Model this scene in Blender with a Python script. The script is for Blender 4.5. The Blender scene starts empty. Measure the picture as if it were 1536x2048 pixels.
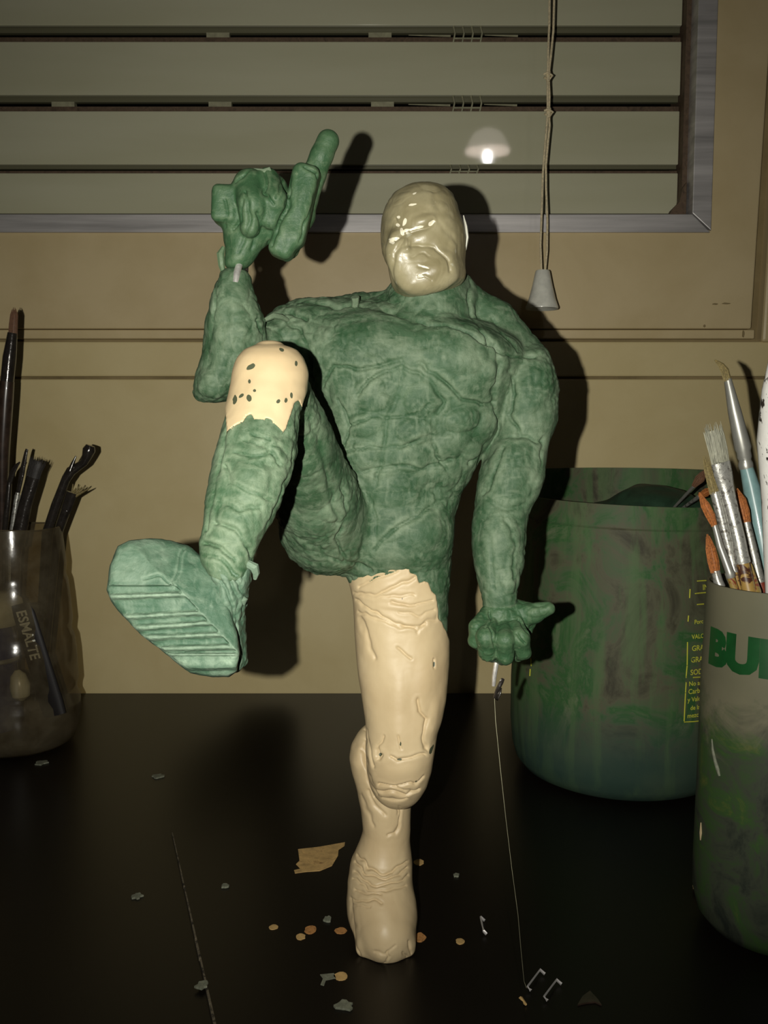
import bpy, bmesh, math, random
import numpy as np
from mathutils import Vector, Matrix

random.seed(7)
RNG = np.random.RandomState(11)
COL = bpy.context.scene.collection
SC = bpy.context.scene

# ------------------------------------------------------------------ camera
F_PX = 1800.0
CAM = np.array([0.0, 0.0, 0.278])
PITCH = math.radians(5.0)
cam_data = bpy.data.cameras.new('camera')
cam_data.sensor_fit = 'VERTICAL'
cam_data.sensor_height = 32.0
cam_data.lens = 32.0 * F_PX / 2048.0
cam_data.clip_start = 0.01
cam = bpy.data.objects.new('camera', cam_data)
cam.location = CAM
cam.rotation_euler = (math.radians(90) - PITCH, 0, 0)
COL.objects.link(cam)
SC.camera = cam

# ------------------------------------------------------------------ world, flash, exposure
world = bpy.data.worlds.new('night')
SC.world = world
world.use_nodes = True
world.node_tree.nodes['Background'].inputs[0].default_value = (0.9, 0.85, 0.6, 1)
world.node_tree.nodes['Background'].inputs[1].default_value = 0.0

fl = bpy.data.lights.new('phone_flash', 'SPOT')
fl.energy = 12.9
fl.color = (1.0, 0.965, 0.87)
fl.shadow_soft_size = 0.0022
fl.spot_size = math.radians(93)
fl.spot_blend = 1.0
flo = bpy.data.objects.new('phone_flash', fl)
flo.location = (-0.031, -0.004, 0.279)
flo.rotation_euler = (math.radians(90) - PITCH + math.radians(6), 0, math.radians(-2))
COL.objects.link(flo)

SC.view_settings.view_transform = 'Standard'
SC.view_settings.look = 'None'
SC.view_settings.exposure = 0.0
SC.view_settings.gamma = 1.0
SC.view_settings.use_curve_mapping = False

# ------------------------------------------------------------------ projecting helpers (build-time survey of positions)
cp, sp = math.cos(PITCH), math.sin(PITCH)
def W(px, py, d):
    """world point seen at photo pixel (px, py), standing at distance y = d"""
    a = (px - 768.0) / F_PX; b = (1024.0 - py) / F_PX
    t = d / (cp + sp * b)
    return np.array([t * a, d, CAM[2] + t * (-sp + cp * b)])
def S(py, d):
    b = (1024.0 - py) / F_PX
    return d / (cp + sp * b) / F_PX
def G(px, py, z=0.0):
    """point on the horizontal plane z"""
    a = (px - 768.0) / F_PX; b = (1024.0 - py) / F_PX
    t = (z - CAM[2]) / (-sp + cp * b)
    return np.array([t * a, t * (cp + sp * b), z])
def PROJ(P):
    Q = P - CAM
    zc = Q[:, 1] * cp - Q[:, 2] * sp
    yc = Q[:, 1] * sp + Q[:, 2] * cp
    return 768 + F_PX * Q[:, 0] / zc, 1024 - F_PX * yc / zc

# ------------------------------------------------------------------ numpy value noise
_T = RNG.rand(64, 64, 64).astype(np.float32) * 2 - 1
def vnoise(P, scale, off=0.0):
    p = P * scale + off
    i = np.floor(p).astype(np.int64); f = (p - i).astype(np.float32)
    f = f * f * (3 - 2 * f); i &= 63; j = (i + 1) & 63
    x0, y0, z0 = i.T; x1, y1, z1 = j.T; fx, fy, fz = f.T
    a = _T[x0, y0, z0] * (1 - fx) + _T[x1, y0, z0] * fx
    b = _T[x0, y1, z0] * (1 - fx) + _T[x1, y1, z0] * fx
    c = _T[x0, y0, z1] * (1 - fx) + _T[x1, y0, z1] * fx
    d = _T[x0, y1, z1] * (1 - fx) + _T[x1, y1, z1] * fx
    return (a * (1 - fy) + b * fy) * (1 - fz) + (c * (1 - fy) + d * fy) * fz

# ------------------------------------------------------------------ distance-field modelling
class Field:
    def __init__(self, lo, hi, h):
        self.lo = np.array(lo, float); self.h = h
        n = np.ceil((np.array(hi) - self.lo) / h).astype(int) + 1
        self.n = n
        self.F = np.full(tuple(n), 0.05, np.float32)
        self.ax = [(self.lo[k] + h * np.arange(n[k])).astype(np.float32) for k in range(3)]
    def _win(self, lo, hi):
        a = np.clip(np.floor((np.array(lo) - self.lo) / self.h).astype(int), 0, self.n)
        b = np.clip(np.ceil((np.array(hi) - self.lo) / self.h).astype(int) + 1, 0, self.n)
        sl = tuple(slice(a[k], b[k]) for k in range(3))
        X = self.ax[0][sl[0]][:, None, None]; Y = self.ax[1][sl[1]][None, :, None]; Z = self.ax[2][sl[2]][None, None, :]
        return sl, X, Y, Z
    def _mix(self, sl, d, k, mode='add'):
        A = self.F[sl]
        if A.size == 0: return
        if mode == 'add':
            if k > 0:
                h = np.maximum(k - np.abs(A - d), 0) / k
                self.F[sl] = np.minimum(A, d) - h * h * k * 0.25
            else: self.F[sl] = np.minimum(A, d)
        else:
            d = -d
            if k > 0:
                h = np.maximum(k - np.abs(A - d), 0) / k
                self.F[sl] = np.maximum(A, d) + h * h * k * 0.25
            else: self.F[sl] = np.maximum(A, d)
    def cone(self, a, b, ra, rb, k=0.003, mode='add', flat=1.0):
        a = np.array(a, float); b = np.array(b, float)
        m = max(ra, rb) + k + 0.004
        sl, X, Y, Z = self._win(np.minimum(a, b) - m, np.maximum(a, b) + m)
        ba = b - a; L = float(ba @ ba) + 1e-12
        t = np.clip(((X - a[0]) * ba[0] + (Y - a[1]) * ba[1] + (Z - a[2]) * ba[2]) / L, 0, 1)
        d = np.sqrt((X - a[0] - t * ba[0]) ** 2 + ((Y - a[1] - t * ba[1]) / flat) ** 2 + (Z - a[2] - t * ba[2]) ** 2) - (ra + (rb - ra) * t)
        self._mix(sl, d.astype(np.float32), k, mode)
    def chain(self, pts, k=0.003, mode='add', flat=1.0):
        for (a, ra), (b, rb) in zip(pts[:-1], pts[1:]): self.cone(a, b, ra, rb, k, mode, flat)
    def ell(self, c, r, k=0.003, ang=0.0, mode='add'):
        """ellipsoid, turned by ang about the y axis"""
        c = np.array(c, float); r = np.array(r, float); m = r.max() + k + 0.004
        sl, X, Y, Z = self._win(c - m, c + m)
        ca, sa = math.cos(ang), math.sin(ang)
        x = (X - c[0]) * ca + (Z - c[2]) * sa; z = -(X - c[0]) * sa + (Z - c[2]) * ca; y = Y - c[1]
        k0 = np.sqrt((x / r[0]) ** 2 + (y / r[1]) ** 2 + (z / r[2]) ** 2)
        k1 = np.sqrt((x / r[0] ** 2) ** 2 + (y / r[1] ** 2) ** 2 + (z / r[2] ** 2) ** 2) + 1e-6
        self._mix(sl, (k0 * (k0 - 1) / k1).astype(np.float32), k, mode)
    def box(self, c, half, rnd, k=0.002, ang=0.0, yaw=0.0, tilt=0.0, mode='add'):
        c = np.array(c, float); half = np.array(half, float); m = float(np.linalg.norm(half)) + rnd + k + 0.003
        sl, X, Y, Z = self._win(c - m, c + m)
        R = np.array(Matrix.Rotation(yaw, 3, 'Z') @ Matrix.Rotation(tilt, 3, 'X') @ Matrix.Rotation(ang, 3, 'Y'))
        x, y, z = X - c[0], Y - c[1], Z - c[2]
        q = [np.abs(R[0, i] * x + R[1, i] * y + R[2, i] * z) - (half[i] - rnd) for i in range(3)]
        o = np.sqrt(sum(np.maximum(v, 0) ** 2 for v in q)); ins = np.minimum(np.maximum(np.maximum(q[0], q[1]), q[2]), 0)
        self._mix(sl, (o + ins - rnd).astype(np.float32), k, mode)
    def loft(self, rows, k=0.003, grow=0.0, power=2.0):
        """rows: (py, x_left, x_right, depth, half_thickness): a limb or trunk cut by level planes"""
        R = []
        for (py, xl, xr, d, hb) in rows:
            a = W(xl, py, d); b = W(xr, py, d)
            R.append((a[2], (a[0] + b[0]) / 2, (b[0] - a[0]) / 2, d, hb))
        R.sort(); R = np.array(R)
        z0, z1 = R[0, 0], R[-1, 0]
        m = k + grow + 0.004
        lo = [(R[:, 1] - R[:, 2]).min() - m, (R[:, 3] - R[:, 4]).min() - m, z0 - m]
        hi = [(R[:, 1] + R[:, 2]).max() + m, (R[:, 3] + R[:, 4]).max() + m, z1 + m]
        sl, X, Y, Z = self._win(lo, hi)
        zz = Z[0, 0]
        zf = np.linspace(z0, z1, 400)
        ker = np.ones(13) / 13
        def prof(c):
            v = np.interp(zf, R[:, 0], R[:, c]); v = np.convolve(np.pad(v, 6, 'edge'), ker, 'valid')
            return np.interp(zz, zf, v).astype(np.float32)[None, None, :]
        cx, ax, cy, by = prof(1), prof(2) + grow, prof(3), prof(4) + grow
        u = np.abs((X - cx) / ax); v = np.abs((Y - cy) / by)
        rr = (u ** power + v ** power) ** (1 / power)
        d = (rr - 1) * np.minimum(ax, by)
        cap = np.maximum(z0 - grow - Z, Z - z1 - grow)
        e = 0.004
        h = np.maximum(e - np.abs(d - cap), 0) / e
        d = np.maximum(d, cap) + h * h * e * 0.25
        self._mix(sl, d.astype(np.float32), k)
    def clip(self, g):
        """keep only where g (array over grid, <0 inside)"""
        self.F = np.maximum(self.F, g.astype(np.float32))
    def pixgrid(self):
        X, Y, Z = self.ax[0][:, None, None], self.ax[1][None, :, None] , self.ax[2][None, None, :]
        q2 = Z - CAM[2]
        zc = Y * cp - q2 * sp; yc = Y * sp + q2 * cp
        return 768 + F_PX * X / zc, 1024 - F_PX * yc / zc, zc
    def mesh(self):
        F = self.F; h = self.h
        s = (F < 0)
        n = F.shape
        tot = np.zeros((n[0] - 1, n[1] - 1, n[2] - 1), np.int8)
        for dx in (0, 1):
            for dy in (0, 1):
                for dz in (0, 1):
                    tot += s[dx:n[0] - 1 + dx, dy:n[1] - 1 + dy, dz:n[2] - 1 + dz]
        act = (tot > 0) & (tot < 8)
        idx = np.argwhere(act)
        vid = np.full(act.shape, -1, np.int32)
        vid[idx[:, 0], idx[:, 1], idx[:, 2]] = np.arange(len(idx))
        cor = [(a, b, c) for a in (0, 1) for b in (0, 1) for c in (0, 1)]
        val = {c: F[idx[:, 0] + c[0], idx[:, 1] + c[1], idx[:, 2] + c[2]] for c in cor}
        acc = np.zeros((len(idx), 3)); cnt = np.zeros(len(idx))
        for c in cor:
            for axx in range(3):
                if c[axx]: continue
                d = list(c); d[axx] = 1; d = tuple(d)
                va, vb = val[c], val[d]
                cr = (va < 0) != (vb < 0)
                t = np.where(cr, va / np.where(cr, va - vb, 1), 0)
                p = np.tile(np.array(c, float), (len(idx), 1)); p[:, axx] += t
                acc += p * cr[:, None]; cnt += cr
        V = self.lo + h * (idx + acc / np.maximum(cnt, 1)[:, None])
        quads = []
        for axx in range(3):
            o1, o2 = (axx + 1) % 3, (axx + 2) % 3
            sa = [slice(1, -1)] * 3; sb = [slice(1, -1)] * 3
            sa[axx] = slice(0, -1); sb[axx] = slice(1, None)
            A = s[tuple(sa)]; B = s[tuple(sb)]
            e = np.argwhere(A != B)
            if len(e) == 0: continue
            pos = A[e[:, 0], e[:, 1], e[:, 2]]
            base = e.copy() + 1; base[:, axx] -= 1
            def cell(da, db):
                q = base.copy(); q[:, o1] += da; q[:, o2] += db
                return vid[q[:, 0], q[:, 1], q[:, 2]]
            q = np.stack([cell(-1, -1), cell(0, -1), cell(0, 0), cell(-1, 0)], 1)
            q[~pos] = q[~pos][:, ::-1]
            quads.append(q)
        Q = np.concatenate(quads); Q = Q[(Q >= 0).all(1)]
        return V, Q

def normals(V, Q):
    n = np.cross(V[Q[:, 2]] - V[Q[:, 0]], V[Q[:, 3]] - V[Q[:, 1]])
    N = np.zeros_like(V)
    for k in range(4):
        for c in range(3): N[:, c] += np.bincount(Q[:, k], n[:, c], len(V))
    return N / (np.linalg.norm(N, axis=1)[:, None] + 1e-12)
def relax(V, Q, it=2, lam=0.5):
    for _ in range(it):
        A = np.zeros_like(V); C = np.zeros(len(V))
        for a, b in ((0, 1), (1, 2), (2, 3), (3, 0)):
            for i, j in ((a, b), (b, a)):
                for c in range(3): A[:, c] += np.bincount(Q[:, i], V[Q[:, j], c], len(V))
                C += np.bincount(Q[:, i], minlength=len(V))
        V = V + lam * (A / np.maximum(C, 1)[:, None] - V)
    return V

def dabs(P, scale):
    p = P * scale; i = np.floor(p).astype(np.int64); best = np.full(len(P), 9.0); sec = best.copy()
    for a in (-1, 0, 1):
        for b in (-1, 0, 1):
            for c in (-1, 0, 1):
                j = i + (a, b, c); x, y, z = (j & 63).T
                q = j + 0.5 + 0.45 * np.stack([_T[x, y, z], _T[y, z, x], _T[z, x, y]], 1)
                d = ((p - q) ** 2).sum(1)
                sec = np.minimum(sec, np.maximum(best, d)); best = np.minimum(best, d)
    return np.sqrt(sec) - np.sqrt(best)
def carve(V, Q, strokes=(), pads=(), rough=0.0003, rscale=180, crease=0.0, cscale=90, soft=False, sharp=1.0):
    global DUST
    """press tool marks (polylines) and lumps (ellipses) into a clay surface; rough gives finger unevenness"""
    N = normals(V, Q)
    u, v = PROJ(V)
    view = V - CAM; view /= np.linalg.norm(view, axis=1)[:, None]
    face = np.clip(-(N * view).sum(1) * 1.6, 0, 1)
    D = np.zeros(len(V)); DU = np.zeros(len(V))
    for p in pads:
        cx, cy, rx, ry, ang, amp = p[:6]
        dr = p[6] if len(p) > 6 else (0, 9)
        m = (np.abs(u - cx) < rx + ry) & (np.abs(v - cy) < rx + ry) & (V[:, 1] > dr[0]) & (V[:, 1] < dr[1])
        a = math.radians(ang); x = u[m] - cx; y = v[m] - cy
        X = (x * math.cos(a) + y * math.sin(a)) / rx; Y = (-x * math.sin(a) + y * math.cos(a)) / ry
        r = X * X + Y * Y
        if soft: D[m] += amp * np.clip(1 - r, 0, 1) ** 2 * face[m]
        else: D[m] = np.maximum(D[m], 1.7 * amp * np.clip(1 - r ** 1.2, 0, 1) ** 0.75 * face[m])
    for sct in strokes:
        pts, w, amp = sct[:3]
        dr = sct[3] if len(sct) > 3 else (0, 9)
        P = np.array(pts, float)
        m = (u > P[:, 0].min() - 3 * w) & (u < P[:, 0].max() + 3 * w) & (v > P[:, 1].min() - 3 * w) & (v < P[:, 1].max() + 3 * w) & (V[:, 1] > dr[0]) & (V[:, 1] < dr[1])
        x = u[m] + 5 * vnoise(V[m], 220, 3.3); y = v[m] + 5 * vnoise(V[m], 220, 9.1)
        best = np.full(x.shape, 1e9)
        for (ax, ay), (bx, by) in zip(P[:-1], P[1:]):
            L = (bx - ax) ** 2 + (by - ay) ** 2 + 1e-9
            t = np.clip(((x - ax) * (bx - ax) + (y - ay) * (by - ay)) / L, 0, 1)
            best = np.minimum(best, np.hypot(x - ax - t * (bx - ax), y - ay - t * (by - ay)))
        e = np.exp(-(best / w) ** 2)
        e = np.exp(-(best / (0.62 * w)) ** 2); rim = np.exp(-((best - 1.9 * w) / (1.1 * w)) ** 2)
        mod = np.clip(0.75 + 0.9 * vnoise(V[m], 110, 6.6), 0.15, 1.5) if sharp > 0.9 else 1.0
        D[m] += (-(1.45 if sharp > 0.9 else 1.1) * amp * e * mod + 0.10 * amp * rim) * face[m]
        DU[m] = np.maximum(DU[m], 0.34 * rim * mod)
    if rough: D += rough * (vnoise(V, rscale) + 0.5 * vnoise(V, rscale * 2.1, 7) + 0.9 * vnoise(V, rscale * 0.45, 5))
    if crease:
        n1 = np.abs(vnoise(V + 0.004 * vnoise(V, 120, 2)[:, None], cscale, 4)); n2 = np.abs(vnoise(V, cscale * 1.9, 8))
        D -= crease * (np.exp(-(n1 / 0.07) ** 2) + 0.6 * np.exp(-(n2 / 0.09) ** 2))
    if sharp > 0.9 and not soft:
        Pw = V + 0.003 * np.stack([vnoise(V, 90, 1), vnoise(V, 90, 2), vnoise(V, 90, 3)], 1)
        e1 = dabs(Pw, 105); mk_ = np.clip(0.5 + 1.2 * vnoise(V, 45, 12), 0, 1)
        D += 0.0010 * np.minimum(e1 * 2.2, 1) ** 0.6 * mk_
        e2 = dabs(Pw + 5, 230); m2 = np.clip(0.3 + 1.3 * vnoise(V, 60, 31), 0, 1)
        D += 0.00050 * np.minimum(e2 * 2, 1) * m2
        DU = np.maximum(DU, 0.55 * np.exp(-(e1 / 0.10) ** 2) * mk_ * np.clip(0.5 + vnoise(V, 140, 17), 0, 1))
    DUST = DU
    return V + N * D[:, None]
DUST = None
def put_attr(o, name, arr):
    a = o.data.attributes.new(name, 'FLOAT', 'POINT'); a.data.foreach_set('value', np.asarray(arr, np.float32))
def ellipses(V, L):
    u, v = PROJ(V); A = np.zeros(len(V))
    for (x, y, rx, ry, ang) in L:
        a = math.radians(ang); p = (u - x) * math.cos(a) + (v - y) * math.sin(a); q = -(u - x) * math.sin(a) + (v - y) * math.cos(a)
        wob = 1 + 0.35 * vnoise(V, 700, x)
        A = np.maximum(A, np.clip(1.5 - np.sqrt((p / rx) ** 2 + (q / ry) ** 2) * wob, 0, 1))
    return A

# ------------------------------------------------------------------ object helpers
def link(name, me, mat=None, parent=None):
    o = bpy.data.objects.new(name, me); COL.objects.link(o)
    if mat is not None:
        for m in (mat if isinstance(mat, (list, tuple)) else [mat]): me.materials.append(m)
    if parent is not None: o.parent = parent
    return o
def wloc(o):
    v = Vector((0, 0, 0))
    while o is not None: v += o.location; o = o.parent
    return np.array(v)
def mk(name, V, Fc, mat, parent=None, smooth=True, origin=None):
    """one mesh object from world-space vertices; its origin sits at its base (or at the parent's)"""
    V = np.asarray(V, float)
    if parent is not None: org = wloc(parent)
    elif origin is not None: org = np.array(origin, float)
    else: org = np.array([(V[:, 0].min() + V[:, 0].max()) / 2, (V[:, 1].min() + V[:, 1].max()) / 2, V[:, 2].min()])
    me = bpy.data.meshes.new(name)
    if isinstance(Fc, np.ndarray):
        me.vertices.add(len(V)); me.vertices.foreach_set('co', (V - org).astype(np.float32).ravel())
        me.loops.add(Fc.size); me.loops.foreach_set('vertex_index', Fc.astype(np.int32).ravel())
        me.polygons.add(len(Fc)); me.polygons.foreach_set('loop_start', np.arange(0, Fc.size, Fc.shape[1], dtype=np.int32))
        me.update(calc_edges=True); me.validate()
    else:
        me.from_pydata([tuple(v - org) for v in V], [], [tuple(f) for f in Fc]); me.update()
    if smooth: me.polygons.foreach_set('use_smooth', [True] * len(me.polygons))
    o = link(name, me, mat, parent)
    if parent is None: o.location = org
    return o
def tag(o, label=None, cat=None, group=None, kind=None):
    if label: o['label'] = label
    if cat: o['category'] = cat
    if group: o['group'] = group
    if kind: o['kind'] = kind
    return o
def empty(name, loc, label=None, cat=None, group=None):
    o = bpy.data.objects.new(name, None); o.location = Vector(loc); o.empty_display_size = 0.01
    COL.objects.link(o); return tag(o, label, cat, group)
class MB:
    """collects shapes (world space) for one mesh"""
    def __init__(self): self.V = []; self.F = []
    def add(self, V, F):
        n = len(self.V); self.V += [tuple(map(float, v)) for v in V]; self.F += [tuple(i + n for i in f) for f in F]; return self
    def box(self, lo, hi):
        x0, y0, z0 = lo; x1, y1, z1 = hi
        return self.add([(x0, y0, z0), (x1, y0, z0), (x1, y1, z0), (x0, y1, z0), (x0, y0, z1), (x1, y0, z1), (x1, y1, z1), (x0, y1, z1)],
                        [(0, 3, 2, 1), (4, 5, 6, 7), (0, 1, 5, 4), (1, 2, 6, 5), (2, 3, 7, 6), (3, 0, 4, 7)])
    def prism(self, poly, y0, y1):
        """polygon given as (x, z), extruded along y"""
        n = len(poly); V = [(x, y0, z) for x, z in poly] + [(x, y1, z) for x, z in poly]
        F = [tuple(range(n)), tuple(range(2 * n - 1, n - 1, -1))] + [(i, i + n, (i + 1) % n + n, (i + 1) % n) for i in range(n)]
        return self.add(V, F)
    def slab(self, poly, z0, z1):
        n = len(poly); V = [(x, y, z0) for x, y in poly] + [(x, y, z1) for x, y in poly]
        F = [tuple(range(n - 1, -1, -1)), tuple(range(n, 2 * n))] + [(i, (i + 1) % n, (i + 1) % n + n, i + n) for i in range(n)]
        return self.add(V, F)
    def tube(self, pts, radii, n=12, flat=None, cap=True, up=(0, 1, 0)):
        """sweep along pts; flat = (a, b) scales of the section across / along 'up'"""
        P = [np.array(p, float) for p in pts]
        if not hasattr(radii, '__len__'): radii = [radii] * len(P)
        rings = []; upv = np.array(up, float)
        for i, p in enumerate(P):
            t = P[min(i + 1, len(P) - 1)] - P[max(i - 1, 0)]; t /= np.linalg.norm(t) + 1e-12
            b = upv - t * (upv @ t)
            if np.linalg.norm(b) < 1e-3: b = np.array([1.0, 0, 0]) - t * t[0]
            b /= np.linalg.norm(b); a = np.cross(t, b)
            fa, fb = (flat[i] if isinstance(flat, list) else flat) if flat else (1, 1)
            r = radii[i]
            rings.append([p + r * (fa * math.cos(2 * math.pi * k / n) * a + fb * math.sin(2 * math.pi * k / n) * b) for k in range(n)])
        V = [v for r in rings for v in r]; F = []
        for i in range(len(P) - 1):
            for k in range(n):
                F.append((i * n + k, i * n + (k + 1) % n, (i + 1) * n + (k + 1) % n, (i + 1) * n + k))
        if cap:
            F.append(tuple(range(n - 1, -1, -1))); F.append(tuple((len(P) - 1) * n + k for k in range(n)))
        return self.add(V, F)
    def lathe(self, prof, c, n=64, closed=False):
        """prof: list of (r, z)"""
        V = []; F = []; m = len(prof)
        for r, z in prof:
            for k in range(n):
                a = 2 * math.pi * k / n; V.append((c[0] + r * math.cos(a), c[1] + r * math.sin(a), c[2] + z))
        for i in range(m - 1 if not closed else m):
            j = (i + 1) % m
            for k in range(n): F.append((i * n + k, i * n + (k + 1) % n, j * n + (k + 1) % n, j * n + k))
        return self.add(V, F)
    def build(self, name, mat, parent=None, smooth=False, bevel=0.0, origin=None):
        o = mk(name, self.V, self.F, mat, parent, smooth, origin)
        bm = bmesh.new(); bm.from_mesh(o.data); bmesh.ops.recalc_face_normals(bm, faces=bm.faces[:])
        if smooth:
            for e in bm.edges:
                if len(e.link_faces) == 2 and e.calc_face_angle(0) > 0.7: e.smooth = False
        bm.to_mesh(o.data); bm.free()
        if bevel:
            md = o.modifiers.new('edge', 'BEVEL'); md.width = bevel; md.segments = 2; md.limit_method = 'ANGLE'
        return o

# ------------------------------------------------------------------ materials
def lin(c):
    return tuple(((v / 255.0) / 12.92 if v / 255.0 <= 0.04045 else (((v / 255.0) + 0.055) / 1.055) ** 2.4) for v in c) + (1.0,)
class M:
    def __init__(self, name):
        self.m = bpy.data.materials.new(name); self.m.use_nodes = True
        self.nt = self.m.node_tree; self.b = self.nt.nodes['Principled BSDF']; self.out = self.nt.nodes['Material Output']
        self.co = None
    def n(self, t, **kw):
        nd = self.nt.nodes.new(t)
        for k, v in kw.items(): setattr(nd, k, v)
        return nd
    def l(self, a, b): self.nt.links.new(a, b)
    def coord(self, scale=(1, 1, 1)):
        tc = self.n('ShaderNodeTexCoord'); mp = self.n('ShaderNodeMapping'); mp.inputs['Scale'].default_value = scale
        self.l(tc.outputs['Object'], mp.inputs[0]); return mp.outputs[0]
    def noise(self, scale, detail=4, rough=0.55, dist=0.0, stretch=(1, 1, 1)):
        nd = self.n('ShaderNodeTexNoise'); nd.inputs['Scale'].default_value = scale; nd.inputs['Detail'].default_value = detail
        nd.inputs['Roughness'].default_value = rough; nd.inputs['Distortion'].default_value = dist
        self.l(self.coord(stretch), nd.inputs['Vector']); return nd.outputs['Fac']
    def ramp(self, src, stops):
        r = self.n('ShaderNodeValToRGB'); e = r.color_ramp.elements
        e[0].position, e[0].color = stops[0][0], stops[0][1]; e[1].position, e[1].color = stops[-1][0], stops[-1][1]
        for p, c in stops[1:-1]:
            x = e.new(p); x.color = c
        self.l(src, r.inputs[0]); return r.outputs[0]
    def mix(self, fac, a, b):
        x = self.n('ShaderNodeMix', data_type='RGBA')
        if isinstance(fac, float): x.inputs[0].default_value = fac
        else: self.l(fac, x.inputs[0])
        for s, v in ((6, a), (7, b)):
            if isinstance(v, tuple): x.inputs[s].default_value = v
            else: self.l(v, x.inputs[s])
        return x.outputs[2]
    def base(self, c):
        if isinstance(c, tuple): self.b.inputs['Base Color'].default_value = c
        else: self.l(c, self.b.inputs['Base Color'])
        return self
    def p(self, **kw):
        for k, v in kw.items():
            k = {'rough': 'Roughness', 'metal': 'Metallic', 'spec': 'Specular IOR Level', 'coat': 'Coat Weight', 'coatr': 'Coat Roughness', 'ior': 'IOR',
                 'sss': 'Subsurface Weight', 'trans': 'Transmission Weight', 'alpha': 'Alpha'}[k]
            if isinstance(v, (int, float)): self.b.inputs[k].default_value = v
            else: self.l(v, self.b.inputs[k])
        return self
    def bump(self, h, strength=0.3, dist=0.0005):
        prev = self.b.inputs['Normal'].links
        b = self.n('ShaderNodeBump'); b.inputs['Strength'].default_value = strength; b.inputs['Distance'].default_value = dist
        self.l(h, b.inputs['Height'])
        if prev: self.l(prev[0].from_socket, b.inputs['Normal'])
        self.l(b.outputs[0], self.b.inputs['Normal']); return self
W1 = (1, 1, 1, 1); K0 = (0, 0, 0, 1)
def clay(name, dark, mid, dusty, dust=(0.5, 0.72), rough=0.62):
    m = M(name)
    base = m.ramp(m.noise(38, 5, 0.6, 0.6), [(0.32, dark), (0.62, mid)])
    d = m.ramp(m.noise(60, 9, 0.70, 0.35), [(dust[0], K0), (dust[1], (0.8, 0.8, 0.8, 1))])
    c = m.mix(d, base, dusty)
    for stv, off in (((1, 1, .22), .55), ((.22, 1, 1), .56)):
        k = m.ramp(m.noise(260, 3, 0.6, 0.2, stv), [(off, K0), (off + .13, (0.45, 0.45, 0.45, 1))])
        c = m.mix(k, c, dusty)
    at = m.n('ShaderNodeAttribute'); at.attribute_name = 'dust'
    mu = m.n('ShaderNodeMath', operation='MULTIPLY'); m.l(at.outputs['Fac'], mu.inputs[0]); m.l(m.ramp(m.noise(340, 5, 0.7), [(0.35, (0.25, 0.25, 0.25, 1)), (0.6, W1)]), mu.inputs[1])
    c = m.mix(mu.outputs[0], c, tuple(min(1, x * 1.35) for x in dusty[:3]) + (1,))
    g = m.n('ShaderNodeNewGeometry'); pt = m.ramp(g.outputs['Pointiness'], [(0.5, K0), (0.60, (0.8, 0.8, 0.8, 1))])
    c = m.mix(pt, c, dusty)
    m.base(c).p(rough=rough, spec=0.35)
    m.bump(m.noise(420, 5, 0.65, 0.8), 0.55, 0.0006).bump(m.noise(1500, 3, 0.6), 0.25, 0.00025)
    return m.m
MAT = {}
MAT['green'] = clay('green_clay', (0.020, 0.062, 0.024, 1), (0.046, 0.098, 0.048, 1), (0.165, 0.220, 0.142, 1), (0.45, 0.70))
MAT['green_hand'] = clay('green_clay_smooth', (0.024, 0.074, 0.030, 1), (0.042, 0.100, 0.044, 1), (0.12, 0.18, 0.10, 1), (0.50, 0.8), 0.5)
MAT['green_boot'] = clay('green_clay_dusty', (0.032, 0.080, 0.046, 1), (0.052, 0.105, 0.064, 1), (0.150, 0.210, 0.150, 1), (0.46, 0.74))
def cream(name, a, b):
    m = M(name)
    c = m.ramp(m.noise(30, 4, 0.5, 0.3), [(0.35, a), (0.65, b)])
    pits = m.ramp(m.noise(260, 2, 0.5), [(0.18, (0.10, 0.085, 0.05, 1)), (0.21, W1)])
    x = m.n('ShaderNodeMix', data_type='RGBA', blend_type='MULTIPLY'); x.inputs[0].default_value = 1
    m.l(c, x.inputs[6]); m.l(pits, x.inputs[7])
    at = m.n('ShaderNodeAttribute'); at.attribute_name = 'chip_pit'
    m.base(m.mix(m.ramp(at.outputs['Fac'], [(0.45, K0), (0.5, W1)]), x.outputs[2], (0.065, 0.075, 0.042, 1))).p(rough=0.46, spec=0.45, sss=0.0)
    m.bump(m.noise(160, 4, 0.55), 0.25, 0.0006)
    return m.m
MAT['cream'] = cream('cream_clay', (0.49, 0.375, 0.215, 1), (0.56, 0.445, 0.265, 1))
def wax():
    m = M('pale_wax')
    c = m.ramp(m.noise(70, 4, 0.55, 0.5), [(0.35, (0.225, 0.195, 0.105, 1)), (0.68, (0.32, 0.285, 0.17, 1))])
    w = m.ramp(m.noise(130, 5, 0.6, 0.6), [(0.66, K0), (0.70, W1)])
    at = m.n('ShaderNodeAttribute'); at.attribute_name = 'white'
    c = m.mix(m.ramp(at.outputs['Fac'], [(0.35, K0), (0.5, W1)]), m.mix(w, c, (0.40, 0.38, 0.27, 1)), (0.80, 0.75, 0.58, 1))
    m.base(c).p(rough=0.38, spec=0.5, coat=0.06, coatr=0.15)
    m.bump(m.noise(240, 5, 0.6, 0.5), 0.3, 0.0005)
    return m.m
MAT['wax'] = wax()
def paint(name, a, b, rough=0.5, bump=0.1, spec=0.4, stain=None):
    m = M(name)
    c = m.ramp(m.noise(9, 5, 0.6, 0.3), [(0.35, a), (0.65, b)])
    if stain is not None:
        c = m.mix(m.ramp(m.noise(22, 7, 0.7, 0.8), [(0.60, K0), (0.82, (0.7, 0.7, 0.7, 1))]), c, stain)
    m.base(c).p(rough=rough, spec=spec)
    m.bump(m.noise(140, 4, 0.6), bump, 0.0004)
    return m.m
MAT['wall'] = paint('wall_paint', (0.60, 0.49, 0.245, 1), (0.67, 0.56, 0.30, 1), 0.42, 0.14)
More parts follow.
